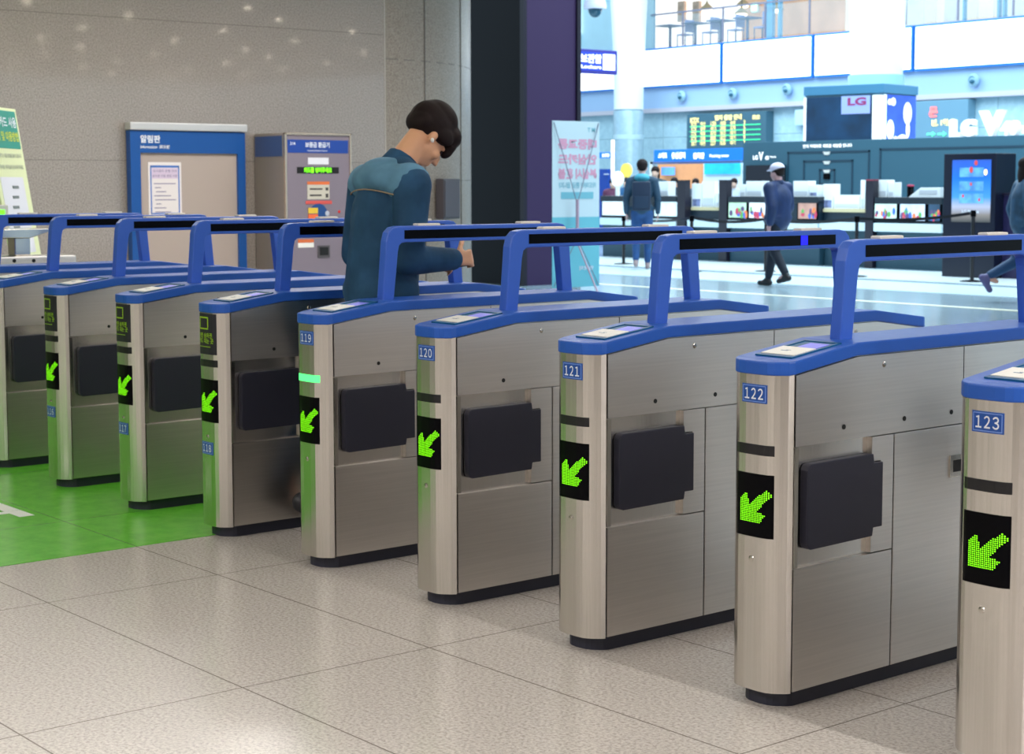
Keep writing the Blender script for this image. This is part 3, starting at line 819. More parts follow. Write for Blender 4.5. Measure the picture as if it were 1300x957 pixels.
# dome camera
c = atY(757, 8, 20)
t = thing('dome_camera', 'white dome security camera hanging at the top of the hall', 'camera', (c.x, c.y, c.z))
MB().lathe([(.10, .5), (.10, .25), (.20, .12), (.235, 0), (.225, -.06)], seg=28).make('housing', mat('cctv_white', (205, 205, 225), .35), t, smooth=True)
MB().ell((0, 0, -.06), (.14, .14, .17), seg=28).make('dome', mat('cctv_dark', (40, 80, 100), .15), t, smooth=True)
MB().cyl((0, 0, .5), (0, 0, 4), .03).make('stem', WHITE, t)

# hanging locker sign (faces along the hall, plane x = const)
XS = -16.0
a, b = atX(700, 59, XS), atX(785, 65, XS)
z0, z1 = atX(785, 95.5, XS).z, b.z
t = thing('hanging_sign', 'dark blue hanging sign with white lettering and white luggage symbol', 'sign', (XS, (a.y+b.y)/2, z0))
MB().box(XS-.12, a.y-.6, z0, XS, b.y, z1, .015).make('casing', mat('sign_navy', (54, 52, 140), .4), t, world=True)
MB().box(XS-.01, a.y-.56, z0+.05, XS+.005, b.y-.05, z1-.05).make('lit_face', mat('sign_face', (36, 60, 170), .4, emit=.5), t, world=True)
SW = mat('sign_white_lit', (255, 255, 255), .5, emit=.8)
m = MB(); a1, b1 = atX(720, 70, XS+.01), atX(765, 79, XS+.01)
text(m, '물품보관함', (XS+.012, (a1.y+b1.y)/2, atX(742, 74, XS).z), U, V, h=.15, w=(b1.y-a1.y)*1.0, bold=.03)
text(m, 'Coin Lockers', (XS+.012, (a1.y+b1.y)/2, atX(742, 84.5, XS).z), U, V, h=.06, w=(b1.y-a1.y)*.98, bold=.03)
m.make('lettering', SW, t, world=True)
a1, b1 = atX(767, 69, XS+.01), atX(782, 90, XS+.01)
s = MB().box(XS+.004, a1.y, b1.z, XS+.011, b1.y, a1.z, .003).make('symbol_tile', SW, t, world=True)
MB().box(-.001, -.035, -.008, .001, .035, .008, M=Matrix.Translation((XS+.0125, (a1.y+b1.y)/2, (a1.z+b1.z)/2)) @ Matrix.Rotation(.8, 4, 'X')).make('symbol_mark', mat('sign_navy', (0, 0, 0)), s, loc=None).location = -Vector((XS, (a.y+b.y)/2, z0))
MB().cyl((XS-.06, a.y, z1), (XS-.06, a.y, z1+4), .02).make('hanger_rod', STEELP, t, world=True)

# departures board
def ybox(mb, p0, q0, p1, q1, y, d0=0, d1=.05, bevel=0):
    A, B = atY(p0, q0, y), atY(p1, q1, y)
    return mb.box(min(A.x, B.x), y-d1, min(A.z, B.z), max(A.x, B.x), y-d0, max(A.z, B.z), bevel)
YT = 29.7
t = thing('departures_board', 'grey led departures board with yellow and green rows', 'display board', atY(922, 192, YT))
ybox(MB(), 873, 146, 973, 188, YT, -.29, .0, .02).make('casing', mat('board_teal', (62, 100, 118), .4), t, world=True)
m = MB(); mg = MB()
A = atY(877, 151, YT-.02); B = atY(966, 184, YT-.02); W_, H_ = B.x-A.x, A.z-B.z
YL = mat('led_amber', (255, 236, 150), .5, emit=.8)
text(m, 'KTX', (A.x+.07*W_, YT-.02, A.z-.08*H_), (1, 0, 0), V, h=.13, w=.13*W_, bold=.04)
text(m, '열차 출발 안내', (A.x+.55*W_, YT-.02, A.z-.02*H_), (1, 0, 0), V, h=.14, w=.38*W_, bold=.04)
text(m, '09:30', (A.x+.94*W_, YT-.02, A.z-.06*H_), (1, 0, 0), V, h=.12, w=.10*W_, bold=.04)
rowsT = [('KTX', '부산', '120', '10:00', '승차', '3'), ('KTX', '광주', '411', '10:05', '도착', '5'), ('ITX', '목포', '073', '10:15', '대기', '8'), ('KTX', '강릉', '805', '10:22', '대기', '9'), ('SRT', '대전', '227', '10:30', '대기', '2')]
for i, rw in enumerate(rowsT):
    z = A.z - (.22+.175*i)*H_
    for j, (fx, s) in enumerate(zip((.06, .19, .34, .48, .62, .78), rw)):
        text(m, s, (A.x+fx*W_, YT-.02, z), (1, 0, 0), V, h=.115, w=.075*W_ if len(s) > 1 else .025*W_, bold=.02)
    if i: mg.box(A.x, YT-.022, z+.072*H_, B.x, YT-.014, z+.098*H_)
m.make('amber_text', YL, t, world=True)
mg.make('green_rule', mat('led_rule', (60, 235, 150), .5, emit=1.0), t, world=True)
# second board with arrows
t = thing('message_board', 'grey led board with red character and green arrows left of big phone letters', 'display board', atY(1205, 178, YT))
ybox(MB(), 1150, 131, 1229, 180, YT, -.29, 0, .02).make('casing', mat('board_teal2', (110, 150, 172), .4), t, world=True)
m = MB(); c = atY(1186, 144, YT-.02); text(m, '문', c, (1, 0, 0), V, h=.24, bold=.05); m.make('red_text', mat('led_red', (255, 110, 110), .5, emit=1.2), t, world=True)
m = MB(); c = atY(1200, 158, YT-.02); text(m, '년. 1월(금)', c, (1, 0, 0), V, h=.18, w=.72, bold=.05); m.make('amber_text', YL, t, world=True)
m = MB()
for px in (1183, 1197, 1214):
    c = atY(px, 172, YT-.02); m.box(c.x-.12, YT-.025, c.z-.02, c.x+.03, YT-.015, c.z+.02); m.prism([(c.x+.03, c.z-.055), (c.x+.12, c.z), (c.x+.03, c.z+.055)], YT-.025, YT-.015, 'y')
m.make('green_arrow', mat('led_arrow', (90, 255, 170), .5, emit=1.2), t, world=True)
# small box sign
t = thing('box_sign', 'small pale box sign on the wall left of the booth screens', 'sign', atY(1029, 160, YB-.1))
ybox(MB(), 1015, 141, 1040, 160, YB-.05, 0, .15, .02).make('casing', mat('boxsign_pale', (186, 214, 226), .4), t, world=True)
m = MB(); c = atY(1030, 148, YB-.21); text(m, 'EK', c, (1, 0, 0), V, h=.2, w=.3, bold=.06); m.make('lettering', SW, t, world=True)

# roaming centre fascia and shop
YF = 26.0
t = thing('shop_sign', 'bright blue shop fascia with white lettering under the departures board', 'sign', atY(887, 205, YF))
ybox(MB(), 831, 191, 944, 204.5, YF, -.25, 0, .01).make('panel', mat('fascia_blue', (10, 112, 222), .4, emit=.25), t, world=True)
m = MB()
c = atY(842, 198, YF-.015); text(m, '스마트', c, (1, 0, 0), V, h=.14, w=.30, bold=.05)
c = atY(862, 198, YF-.015); text(m, '유심센터', c, (1, 0, 0), V, h=.16, w=.46, bold=.05)
c = atY(888, 198.5, YF-.015); text(m, '출국장', c, (1, 0, 0), V, h=.15, w=.36, bold=.05)
c = atY(914, 199, YF-.015); text(m, 'Roaming center', c, (1, 0, 0), V, h=.09, w=.62, bold=.03)
m.make('lettering', SW, t, world=True)
t = thing('shop_stall', 'orange walled shop stall under the blue fascia with blue and white poster', 'shop', atY(887, 300, YF+1.5))
ybox(MB(), 836, 206, 896, 300, YF+1.5, -.1, 0).make('orange_wall', mat('shop_orange', (238, 160, 108), .5, noise=.05, nscale=3), t, world=True)
ybox(MB(), 894, 206, 944, 300, YF+1.4, -.1, 0).make('poster_wall', mat('shop_white', (225, 236, 242), .5), t, world=True)
ybox(MB(), 895, 208, 940, 222, YF+1.35, -.02, 0).make('poster', mat('poster_cyan', (30, 160, 205), .5, noise=.4, nscale=1.5, emit=.3), t, world=True)
ybox(MB(), 841, 213, 857, 223, YF+1.4, -.02, .02).make('wall_screen', mat('screen_blue', (90, 150, 225), .4, noise=.3, nscale=2, emit=.4), t, world=True)
ybox(MB(), 830, 206, 944, 208, YF+.5, 0, .1).make('front_rail', mat('rail_grey2', (120, 130, 160), .3, .5), t, world=True)
ybox(MB(), 829, 206, 832, 300, YF+.5, 0, .1).box(0, 0, 0, 0, 0, 0).make('side_post', WHITE, t, world=True)
# small blue wall sign + tall blue panel + yellow lamp pole at the left of the hall
t = thing('wall_sign', 'small blue sign with white letters beside the lit slim post', 'sign', atY(772, 200, 27))
ybox(MB(), 764, 194, 782, 201, 27, 0, .08, .01).make('panel', mat('fascia_blue', (0, 0, 0)), t, world=True)
m = MB(); c = atY(770, 197.5, 26.9); text(m, 'INFO', c, (1, 0, 0), V, h=.09, w=.28, bold=.05); m.make('lettering', SW, t, world=True)
t = thing('blue_panel', 'dark blue upright panel behind the counter left of the backpack man', 'panel', atY(770, 315, 27))
ybox(MB(), 765, 215, 776, 315, 27, 0, .12, .01).make('panel', mat('deep_blue', (8, 60, 150), .4), t, world=True)
ybox(MB(), 768, 221, 774, 222, 26.86, 0, .02).make('print', PLATEW, t, world=True)
c = atY(778.5, 240, 26.6)
t = thing('light_post', 'slim lit cream post beside the small blue sign', 'lamp', (c.x, 26.6, 0))
MB().cyl((0, 0, .05), (0, 0, atY(778, 178, 26.6).z), .045).make('tube', mat('post_lit', (255, 240, 215), .5, emit=.7), t)
MB().cyl((0, 0, 0), (0, 0, .05), .2).make('base', mat('post_base', (80, 90, 110), .4), t)

# ------------------------------------------------------------------ phone booth
YP = 22.0
TEALW = mat('booth_teal', (54, 98, 118), .5)
GROOVE = mat('booth_groove', (30, 62, 82), .5)
x0 = atY(944, 200, YP).x; x1 = -7.0; zt = 2.235
t = thing('exhibition_booth', 'long dark teal phone exhibition booth wall with nested square grooves', 'booth', ((x0+x1)/2, YP, 0))
MB().box(x0, YP, 0, x1, YP+.35, zt, .005).make('back_wall', TEALW, t, world=True)
m = MB()
def frame(mb, p0, q0, p1, q1, w=.035, bottom=False):
    A, B = atY(p0, q0, YP), atY(p1, q1, YP)
    mb.box(A.x, YP-.012, B.z, A.x+w, YP+.01, A.z); mb.box(B.x-w, YP-.012, B.z, B.x, YP+.01, A.z); mb.box(A.x, YP-.012, A.z-w, B.x, YP+.01, A.z)
    if bottom: mb.box(A.x, YP-.012, B.z, B.x, YP+.01, B.z+w)
frame(m, 1001, 194, 1104, 262); frame(m, 1021, 205, 1083, 262); frame(m, 1041, 216, 1061, 236, bottom=True)
frame(m, 1118, 190, 1420, 330)
m.make('groove', GROOVE, t, world=True)
m = MB()
for py in (196, 208, 219): c = atY(1051, py, YP); m.prism([(c.x-.09, c.z+.03), (c.x+.09, c.z+.03), (c.x+.05, c.z-.03), (c.x-.05, c.z-.03)], YP-.02, YP, 'y')
m.make('spot_cap', WHITE, t, world=True)
m = MB(); c = atY(1051, 186.5, YP-.015); text(m, '먼저 카메라로 새로운 세상을 만나다', c, (1, 0, 0), V, h=.07, w=atY(1082, 186, YP).x-atY(1020, 186, YP).x, bold=.03)
c = atY(963, 201, YP-.015); text(m, 'LG', c, (1, 0, 0), V, h=.085, w=.13, bold=.03, align='R')
c = atY(964, 199.5, YP-.015); text(m, 'V', c, (1, 0, 0), V, h=.17, w=.12, bold=.03, align='L')
c = atY(972, 201.5, YP-.015); text(m, '40', c, (1, 0, 0), V, h=.08, w=.10, align='L', bold=.03)
c = atY(978, 200.5, YP-.015); text(m, 'ThinQ', c, (1, 0, 0), V, h=.04, w=.16, align='L', bold=.03)
m.make('lettering', SW, t, world=True)
ybox(MB(), 1049, 241, 1056, 243, YP, 0, .03).make('red_marker', mat('marker_red', (200, 60, 70), .5), t, world=True)
ybox(MB(), 1047, 222, 1055, 229, YP, 0, .03, .01).make('phone_sample', GLOSSBLACK, t, world=True)
t = thing('wall_television', 'black wall television behind the man in white cap', 'television', atY(979, 242, YP-.05))
ybox(MB(), 950, 211, 998, 242, YP-.02, 0, .06, .01).make('bezel', mat('tv_black', (6, 14, 26), .2), t, world=True)
ybox(MB(), 951, 212, 997, 241, YP-.08, 0, .004).make('screen', mat('tv_screen', (4, 14, 34), .08), t, world=True)
# big letters
t = thing('brand_letters', 'large white standing brand letters LG V40 on top of the booth', 'sign', (atY(1250, 178, YP+.1).x, YP+.1, 2.262))
yl = YP+.16
def big(s, p0, p1, q0, q1, bold=.05):
    m = MB(); A, B = atY(p0, q0, yl), atY(p1, q1, yl)
    text(m, s, ((A.x+B.x)/2, yl, zt+.004+(A.z-B.z)/2), (1, 0, 0), V, h=A.z-B.z, w=B.x-A.x, bold=bold, thick=-.12)
    m.make('letter', mat('letters_white', (235, 240, 245), .4, emit=.35), t, world=True)
big('L', 1206, 1219, 155, 177, .06); big('G', 1220, 1237, 155, 177, .06); big('V', 1243, 1274, 145, 177, .05)
big('4', 1270, 1281, 158, 177, .03); big('0', 1282, 1292, 158, 177, .03); big('ThinQ', 1295, 1330, 158, 170, .01)
# rotated screen cube on top
c = atY(1120, 185, 23.6)
t = thing('screen_cube', 'tall box of advertising screens standing behind the booth wall', 'screen tower', (c.x, 23.6, 0), .16)
zt2 = atY(1120, 109, 23.6).z
wL = 1.75
MB().box(-wL, .02, 0, 0, 1.36, zt2, .01).make('cabinet', mat('cube_teal', (80, 120, 140), .4), t)
MB().box(-wL-.02, -.02, zt2-.16, .03, 1.38, zt2+.02, .01).make('top_band', mat('cube_band', (70, 130, 165), .4), t)
MB().box(-wL+.03, -.01, 2.0, -.22, .02, zt2-.2).make('dark_screen', mat('screen_navy', (10, 50, 82), .2, noise=.35, nscale=1.5, emit=.25), t)
MB().box(-wL+.85, -.018, zt2-.55, -.26, -.01, zt2-.2).make('screen_inset', mat('inset_lilac', (140, 160, 225), .3, emit=.5), t)
m = MB(); text(m, 'LG', (-.55, -.022, zt2-.31), (1, 0, 0), V, h=.16, w=.42, bold=.05); m.make('inset_print', mat('inset_red', (160, 60, 110), .4), t)
MB().box(-.2, -.03, 2.0, 0, .02, zt2-.2, .005).make('white_edge', mat('edge_white', (240, 248, 252), .4, emit=.5), t)
MB().box(-wL-.01, -.03, 2.0, -wL+.04, .02, zt2-.2, .005).make('white_edge', mat('edge_white', (0, 0, 0)), t)
MB().box(0, .12, 2.0, .018, 1.32, zt2-.19).make('photo_screen', mat('screen_royal', (50, 84, 215), .3, noise=.3, nscale=1.4, emit=.35), t)
MB().box(0, .04, 2.0, .03, .12, zt2-.19).make('white_edge', mat('edge_white', (0, 0, 0)), t)
m = MB()
def disc(mb, y, z, ry, rz): mb.ell((.02, y, z), (.004, ry, rz), seg=28)
hz = zt2-.19
disc(m, .98, hz-.34, .17, .22); disc(m, .30, hz-.68, .15, .20); disc(m, .26, hz-.14, .08, .06); disc(m, .40, hz-.13, .10, .08); disc(m, 1.0, hz-.66, .08, .16); disc(m, .80, hz-.92, .26, .16); disc(m, .52, hz-.90, .12, .10)
m.make('white_shape', mat('shape_white', (245, 246, 255), .4, emit=.6), t)

# ------------------------------------------------------------------ counters
YC = 19.6
DARKC = mat('counter_dark', (14, 34, 48), .4)
WHITEC = mat('counter_white', (205, 222, 228), .35)
WOOD = mat('counter_wood', (205, 190, 150), .4)
POST = [('poster_pale', (214, 232, 238)), ('poster_green', (170, 205, 165)), ('poster_brown', (150, 110, 105)), ('poster_white', (225, 232, 236))]
def zc(py): return atY(1000, py, YC).z
ZTOP = 1.19
def counter(p0, p1, lb, screens):
    xa, xb = atY(p0, 300, YC).x, atY(p1, 300, YC).x
    t = thing('display_counter', lb, 'counter', ((xa+xb)/2, YC, 0), 0, 'booth display counters')
    MB().box(xa, YC+.04, 0, xb, YC+.8, .66).make('base', mat('base_teal', (32, 66, 82), .5), t, world=True)
    MB().box(xa, YC-.05, .62, xb, YC+.8, .76, .01).make('white_band', WHITEC, t, world=True)
    MB().box(xa, YC, .76, xb, YC+.8, 1.10).make('body', DARKC, t, world=True)
    MB().box(xa, YC-.03, 1.08, xb, YC+.82, ZTOP, .01).make('top', mat('top_dark', (22, 34, 44), .3), t, world=True)
    for (q0, q1, col, art) in screens:
        A, B = atY(q0, 300, YC).x, atY(q1, 300, YC).x
        f = MB().box(A, YC-.02, .79, B, YC+.0, 1.10, .004).make('screen_frame', GLOSSBLACK, t, world=True)
        o = MB().box(A+.03, YC-.026, .81, B-.03, YC-.018, 1.08).make('poster_screen', mat('scr_%d_%d_%d' % col, col, .4, noise=.12, nscale=6, emit=.45), t, world=True)
        if art:
            rr = random.Random(q0); w = B-A-.1
            pal = [(225, 120, 70), (60, 100, 190), (190, 60, 90), (90, 160, 80), (90, 70, 110)]
            for j in range(5):
                m = MB()
                for _ in range(2):
                    px_ = A+.06+rr.random()*w; m.ell((px_, YC-.027, .85+rr.random()*.12), (.02+.03*rr.random(), .002, .03+.05*rr.random()), seg=12)
                m.make('picture_mark', mat('art_%d' % j, pal[j], .5, emit=.2), o, world=False).location = -Vector(t.location)
    return t
counter(764, 860, 'dark display counter with pale screens beside the backpack man', [(765, 797, (222, 236, 242), 0), (831, 863, (208, 230, 236), 0)])
counter(925.5, 1039, 'dark display counter with bright posters behind the man in white cap', [(925, 950, (176, 210, 180), 1), (951, 976, (226, 230, 236), 1), (1013, 1039, (170, 130, 118), 1)])
counter(1111.5, 1197, 'dark display counter with colourful posters left of the tall kiosk', [(1110, 1141, (190, 216, 206), 1), (1142, 1177, (190, 206, 228), 1), (1178, 1196, (40, 66, 90), 1)])
def table(p0, p1, lb):
    xa, xb = atY(p0, 300, YC).x, atY(p1, 300, YC).x
    t = thing('demo_table', lb, 'table', ((xa+xb)/2, YC+.2, 0), 0, 'wood edged demonstration tables')
    MB().box(xa, YC+.1, .93, xb, YC+.9, .985, .005).make('wood_top', WOOD, t, world=True)
    MB().box(xa, YC+.12, .76, xb, YC+.9, .93).make('front_panel', DARKC, t, world=True)
    MB().box(xa, YC+.0, .62, xb, YC+.9, .76, .01).make('white_band', WHITEC, t, world=True)
    MB().box(xa, YC+.16, 0, xb, YC+.85, .62).make('base', mat('base_teal', (0, 0, 0)), t, world=True)
table(872.5, 914.5, 'wood edged demo table carrying white display boxes under the shop sign')
table(1040, 1100.5, 'wood edged demo table in front of the nested square grooves')
# plinth columns between
for i, (p0, p1, lb) in enumerate(((862, 872, 'dark post left of the white boxes on the first demo table'), (915, 925, 'dark post right of the white boxes on the first demo table'), (1101, 1111, 'dark red topped post right of the second demo table'))):
    A, B = atY(p0, 260, YC).x, atY(p1, 260, YC).x
    t = thing('divider_post', lb, 'post', ((A+B)/2, YC+.05, 0), 0, 'dark divider posts of the counters')
    MB().box(A, YC-.04, 0, B, YC+.1, atY(p0, 231, YC).z, .005).make('shaft', mat('post_dark', (24, 22, 36), .4), t, world=True)
    MB().box(A, YC-.045, atY(p0, 231, YC).z, B, YC+.105, atY(p0, 230, YC).z+.01).make('cap', mat('post_red', (130, 50, 66), .4) if i == 2 else BLACK, t, world=True)
# white boxes and tablets on the counters
WB = mat('box_white', (236, 242, 245), .4)
def wbox(p0, q0, p1, zb_, lb, name='white_box', cat='box', y=YC+.15, d=.2, art=False, grp='white display boxes on the counters'):
    A, B = atY(p0, q0, y), atY(p1, q0, y)
    o = MB().box(-(B.x-A.x)/2, -d/2, 0, (B.x-A.x)/2, d/2, A.z-zb_, .006)
    c = ((A.x+B.x)/2, y+d/2, zb_)
    t = thing(name, lb, cat, c, 0, grp)
    o.make('body', WB, t)
    MB().box(-(B.x-A.x)/2+.02, -d/2-.002, .02, (B.x-A.x)/2-.02, -d/2+.002, (A.z-zb_)*.35).make('front_print' if art else 'label_strip', mat('print_grey', (200, 206, 214), .5) if not art else mat('print_pic', (120, 130, 170), .5, noise=.5, nscale=10), t)
wbox(831, 231, 849, ZTOP, 'white box on counter right of the backpack man')
wbox(1028, 236, 1038.5, ZTOP, 'white box with rounded print at right end of the poster counter', art=True)
wbox(879, 234, 891, .985, 'white box with picture, left one on the first demo table', art=True)
wbox(892, 231, 908, .985, 'tall white box, middle one on the first demo table')
wbox(909, 246, 914, .985, 'small white box, right one on the first demo table')
wbox(940, 235, 947, ZTOP, 'narrow white box left on the poster counter')
wbox(948, 231, 968, ZTOP, 'wide white box on poster counter left of the capped man')
wbox(1008, 231, 1027, ZTOP, 'white box on counter just right of the capped man')
wbox(1046, 235, 1058, .985, 'wide white box with print at left of second demo table', art=True)
wbox(1093.5, 230, 1099, .985, 'slim tall white box at right end of second demo table')
wbox(1112, 230, 1127, ZTOP, 'white box left on the colourful poster counter')
wbox(1059.5, 249, 1092, .985, 'low long white tray on the second demo table', name='display_tray', cat='tray', grp='trays')
wbox(1128, 233, 1136, ZTOP, 'small white round-backed speaker right of the white box on poster counter', name='desk_speaker', cat='speaker')
A = atY(1180, 247, YC+.4)
t = thing('sloped_display', 'white sloping display wedge left of the tall kiosk', 'display stand', (A.x, YC+.5, ZTOP))
MB().prism([(-.34, 0), (.30, 0), (.30, .16), (-.10, .16)], -.2, .2, 'y', .006).make('wedge', WB, t)
MB().box(-.12, -.205, .05, .24, -.199, .12).make('inset', mat('print_grey', (0, 0, 0)), t)
A = atY(1152, 235, YC+.4)
t = thing('canister', 'black canister with red lid on the colourful poster counter', 'canister', (A.x, YC+.5, ZTOP))
MB().lathe([(.055, 0), (.058, .18)], seg=20).make('body', GLOSSBLACK, t, smooth=True)
MB().lathe([(.06, .18), (.06, .205), (.03, .21)], seg=20).make('lid', mat('lid_red', (170, 50, 80), .4), t, smooth=True)
A = atY(1276, 236, YC+.4)
t = thing('desk_fan', 'white round backed display object right of the tall kiosk', 'display stand', (A.x-.08, YC+.1, 1.08))
MB().cyl((0, .0, .20), (0, .06, .20), .17, seg=28).make('round_back', WB, t, smooth=True)
MB().box(-.2, -.02, 0, -.02, .08, .40, .01).make('panel', WB, t)
MB().box(-.2, -.05, 0, .2, .12, .03, .005).make('foot', WB, t)

# tall kiosk
KY = 18.3
A, B = atY(1197, 300, KY).x, atY(1263, 300, KY).x
kz = atY(1230, 197, KY).z
t = thing('screen_kiosk', 'tall black screen kiosk showing a blue sky poster at right', 'kiosk', ((A+B)/2, KY, 0))
MB().box(A, KY, 0, B, KY+.5, kz, .01).make('casing', mat('kiosk_black', (12, 17, 36), .3), t, world=True)
SX0, SX1 = atY(1208, 300, KY).x, atY(1257, 300, KY).x
z1_, z0_ = atY(1230, 205, KY).z, atY(1230, 284, KY).z
m = bpy.data.materials.new('sky_poster'); m.use_nodes = True; N = m.node_tree.nodes; L = m.node_tree.links
p = N['Principled BSDF']; tc = N.new('ShaderNodeTexCoord'); sp = N.new('ShaderNodeSeparateXYZ'); L.new(tc.outputs['Object'], sp.inputs[0])
mr = N.new('ShaderNodeMapRange'); mr.inputs[1].default_value = z0_; mr.inputs[2].default_value = z1_; L.new(sp.outputs[2], mr.inputs[0])
cr = N.new('ShaderNodeValToRGB'); L.new(mr.outputs[0], cr.inputs[0])
e = cr.color_ramp.elements; e[0].position = 0; e[0].color = srgb(60, 60, 60); e[1].position = 1; e[1].color = srgb(40, 80, 170)
for ps, c_ in ((.12, (120, 110, 105)), (.25, (160, 160, 180)), (.4, (60, 130, 200)), (.7, (20, 100, 205))): k = e.new(ps); k.color = srgb(*c_)
L.new(cr.outputs[0], p.inputs['Base Color']); L.new(cr.outputs[0], p.inputs['Emission Color']); p.inputs['Emission Strength'].default_value = .5
MB().box(SX0, KY-.006, z0_, SX1, KY+.01, z1_).make('poster_screen', m, t, world=True)
m = MB()
for pz in (.80, .58, .38):
    z = z0_+(z1_-z0_)*pz; w = (SX1-SX0)
    m.box(SX0+w*.2, KY-.010, z-.07, SX0+w*.82, KY-.005, z+.07)
m.make('picture_inset', mat('pic_sky', (90, 150, 215), .4, noise=.35, nscale=5, emit=.4), t, world=True)
m = MB()
for fx, fz, r_ in ((.5, .84, .035), (.5, .61, .02), (.62, .95, .03), (.3, .42, .02), (.72, .36, .02)): m.ell((SX0+(SX1-SX0)*fx, KY-.012, z0_+(z1_-z0_)*fz), (r_, .003, r_*1.3), seg=14)
m.make('balloon_picture', mat('pic_red', (205, 70, 70), .4, emit=.3), t, world=True)
MB().ell((SX0+(SX1-SX0)*.87, KY-.012, z0_+(z1_-z0_)*.80), (.03, .003, .045), seg=14).make('balloon_picture', mat('pic_lamp', (255, 225, 140), .4, emit=1.2), t, world=True)
m = MB(); text(m, 'LG Mobile', ((SX0+SX1)/2, KY-.012, z0_+(z1_-z0_)*.17), (1, 0, 0), V, h=.05, w=.3, bold=.02); m.make('lettering', PLATEW, t, world=True)
# dark low wall right of kiosk
x0, x1 = B, -7.2
t = thing('low_partition', 'dark purple low partition right of the tall kiosk', 'partition', ((x0+x1)/2, KY+.3, 0))
MB().box(x0, KY+.2, 0, x1, KY+.5, atY(1280, 250, KY+.2).z, .01).make('panel', mat('part_purple', (32, 28, 66), .4), t, world=True)
MB().box(x0, KY+.18, atY(1280, 250, KY+.2).z, x1, KY+.52, atY(1280, 248, KY+.2).z+.01).make('cap', mat('part_cap', (30, 24, 44), .4), t, world=True)

# ------------------------------------------------------------------ concourse floor details
def strip(y0, y1, x0, x1, m_, lb, name='floor_stripe'):
    tag(MB().box(x0, y0, .001, x1, y1, .004).make(name, m_), lb, 'floor marking')
strip(12.93, 13.06, -40, 2, mat('stripe_cream', (226, 222, 196), .4), 'thin cream stripe across the concourse floor in front of the walkers')
strip(14.9, 16.6, -40, 2, mat('stripe_pale', (214, 232, 238), .2), 'broad pale stone band across the concourse floor under the walkers')
strip(17.0, 19.4, -40, 2, mat('stripe_white', (235, 246, 248), .18), 'wide near-white floor band at the foot of the counters')

# stanchions
def stanchion(px, py, ptop, lb):
    r = ray(px, py); c = CAM + r*(-CZ/r.z)
    h = (py-ptop)/(py-235)*1.4
    t = thing('queue_stanchion', lb, 'stanchion', (c.x, c.y, 0), 0, 'black belt stanchions in the concourse')
    MB().lathe([(.17, 0), (.17, .015), (.06, .03)], seg=24).make('base', BLACK, t)
    MB().cyl((0, 0, .02), (0, 0, h-.08), .028).make('post', BLACK, t)
    MB().cyl((0, 0, h-.09), (0, 0, h), .04).make('belt_head', GLOSSBLACK, t)
    return Vector((c.x, c.y, h-.04))
s1 = stanchion(792, 336, 274, 'black stanchion left of the backpack man')
s2 = stanchion(878, 346, 274, 'black stanchion between backpack man and capped man')
s3 = stanchion(972, 346, 276, 'black stanchion just left of the capped man')
s4 = stanchion(1087, 353, 275, 'black stanchion right of the capped man')
s5 = stanchion(1234, 360, 268, 'black stanchion before the tall kiosk')
for a, b, lb in ((s1, s2, 'black belt between the two leftmost stanchions'), (s2, s3, 'black belt reaching the stanchion by the capped man'), (s3, s4, 'black belt behind the capped man'), (s4, s5, 'black belt reaching the stanchion before the kiosk')):
    d0 = (b-a).normalized()*.05; a, b = a+d0, b-d0; m = MB(); d = b-a; n_ = 10
    up_ = Vector((0, 0, .022)); prev = None; side = Vector((-d.y, d.x, 0)).normalized()*.001
    for i in range(n_+1):
        q = i/n_; pnt = a + d*q - Vector((0, 0, .05*4*q*(1-q)))
        cur = [m.bm.verts.new(pnt+up_+side), m.bm.verts.new(pnt-up_+side), m.bm.verts.new(pnt-up_-side), m.bm.verts.new(pnt+up_-side)]
        if prev:
            for k in range(4): m.face((prev[k], prev[(k+1) % 4], cur[(k+1) % 4], cur[k]))
        else: m.face(cur)
        prev = cur
    m.face(prev)
    tag(m.make('stanchion_belt', BLACK, loc=tuple(a)), lb, 'belt', 'stanchion belts')

# X banner seen from behind
XB = -11.76
t = thing('cross_banner', 'pale x banner with pink characters seen from behind beside the dark pillar', 'banner', (XB, 11.85, 0))
m = MB()
ya, yb_, zt_ = 11.30, 12.13, 2.24
MB().box(XB-.004, ya, .06, XB, yb_, zt_).make('upper_sheet', mat('xb_pale', (205, 222, 228), .6), t, world=True)
MB().box(XB-.005, ya-.001, .05, XB+.002, yb_+.001, .98).make('lower_sheet', mat('xb_teal', (110, 190, 205), .6), t, world=True)
m = MB()
for i, s in enumerate(('대중교통', '안심카드', '분실시 환불')):
    text(m, s, (XB+.003, 11.74, [1.94, 1.74, 1.55][i]), U, V, h=.14, w=.68, bold=.05, mirror=True)
m.make('pink_text', mat('xb_pink', (226, 160, 185), .6), t, world=True)
m = MB(); text(m, '카드마다 환급 됩니다', (XB+.003, 11.74, 1.40), U, V, h=.08, w=.66, bold=.02, mirror=True); text(m, 'M T', (XB+.003, 11.98, 2.13), U, V, h=.06, bold=.02, mirror=True)
m.box(XB, 11.45, 1.22, XB+.004, 12.02, 1.31); m.make('teal_text', mat('xb_teal2', (120, 185, 200), .6), t, world=True)
m = MB(); text(m, '고객 안내', (XB+.005, 11.85, .80), U, V, h=.07, w=.4, bold=.03, mirror=True); text(m, '연락처', (XB+.005, 11.9, .3), U, V, h=.06, w=.25, bold=.03, mirror=True)
m.make('white_text', PLATEW, t, world=True)
m = MB(); cc = Vector((XB+.10, 11.65, 1.15))
for p_ in ((XB+.01, ya+.02, zt_-.02), (XB+.01, yb_-.02, zt_-.02), (XB+.01, ya+.02, .07), (XB+.01, yb_-.02, .07)): m.cyl(cc if p_[2] > 1 else cc-Vector((0, 0, .45)), p_, .006, seg=8)
m.make('cross_rod', mat('rod_grey', (130, 130, 150), .4), t, world=True)
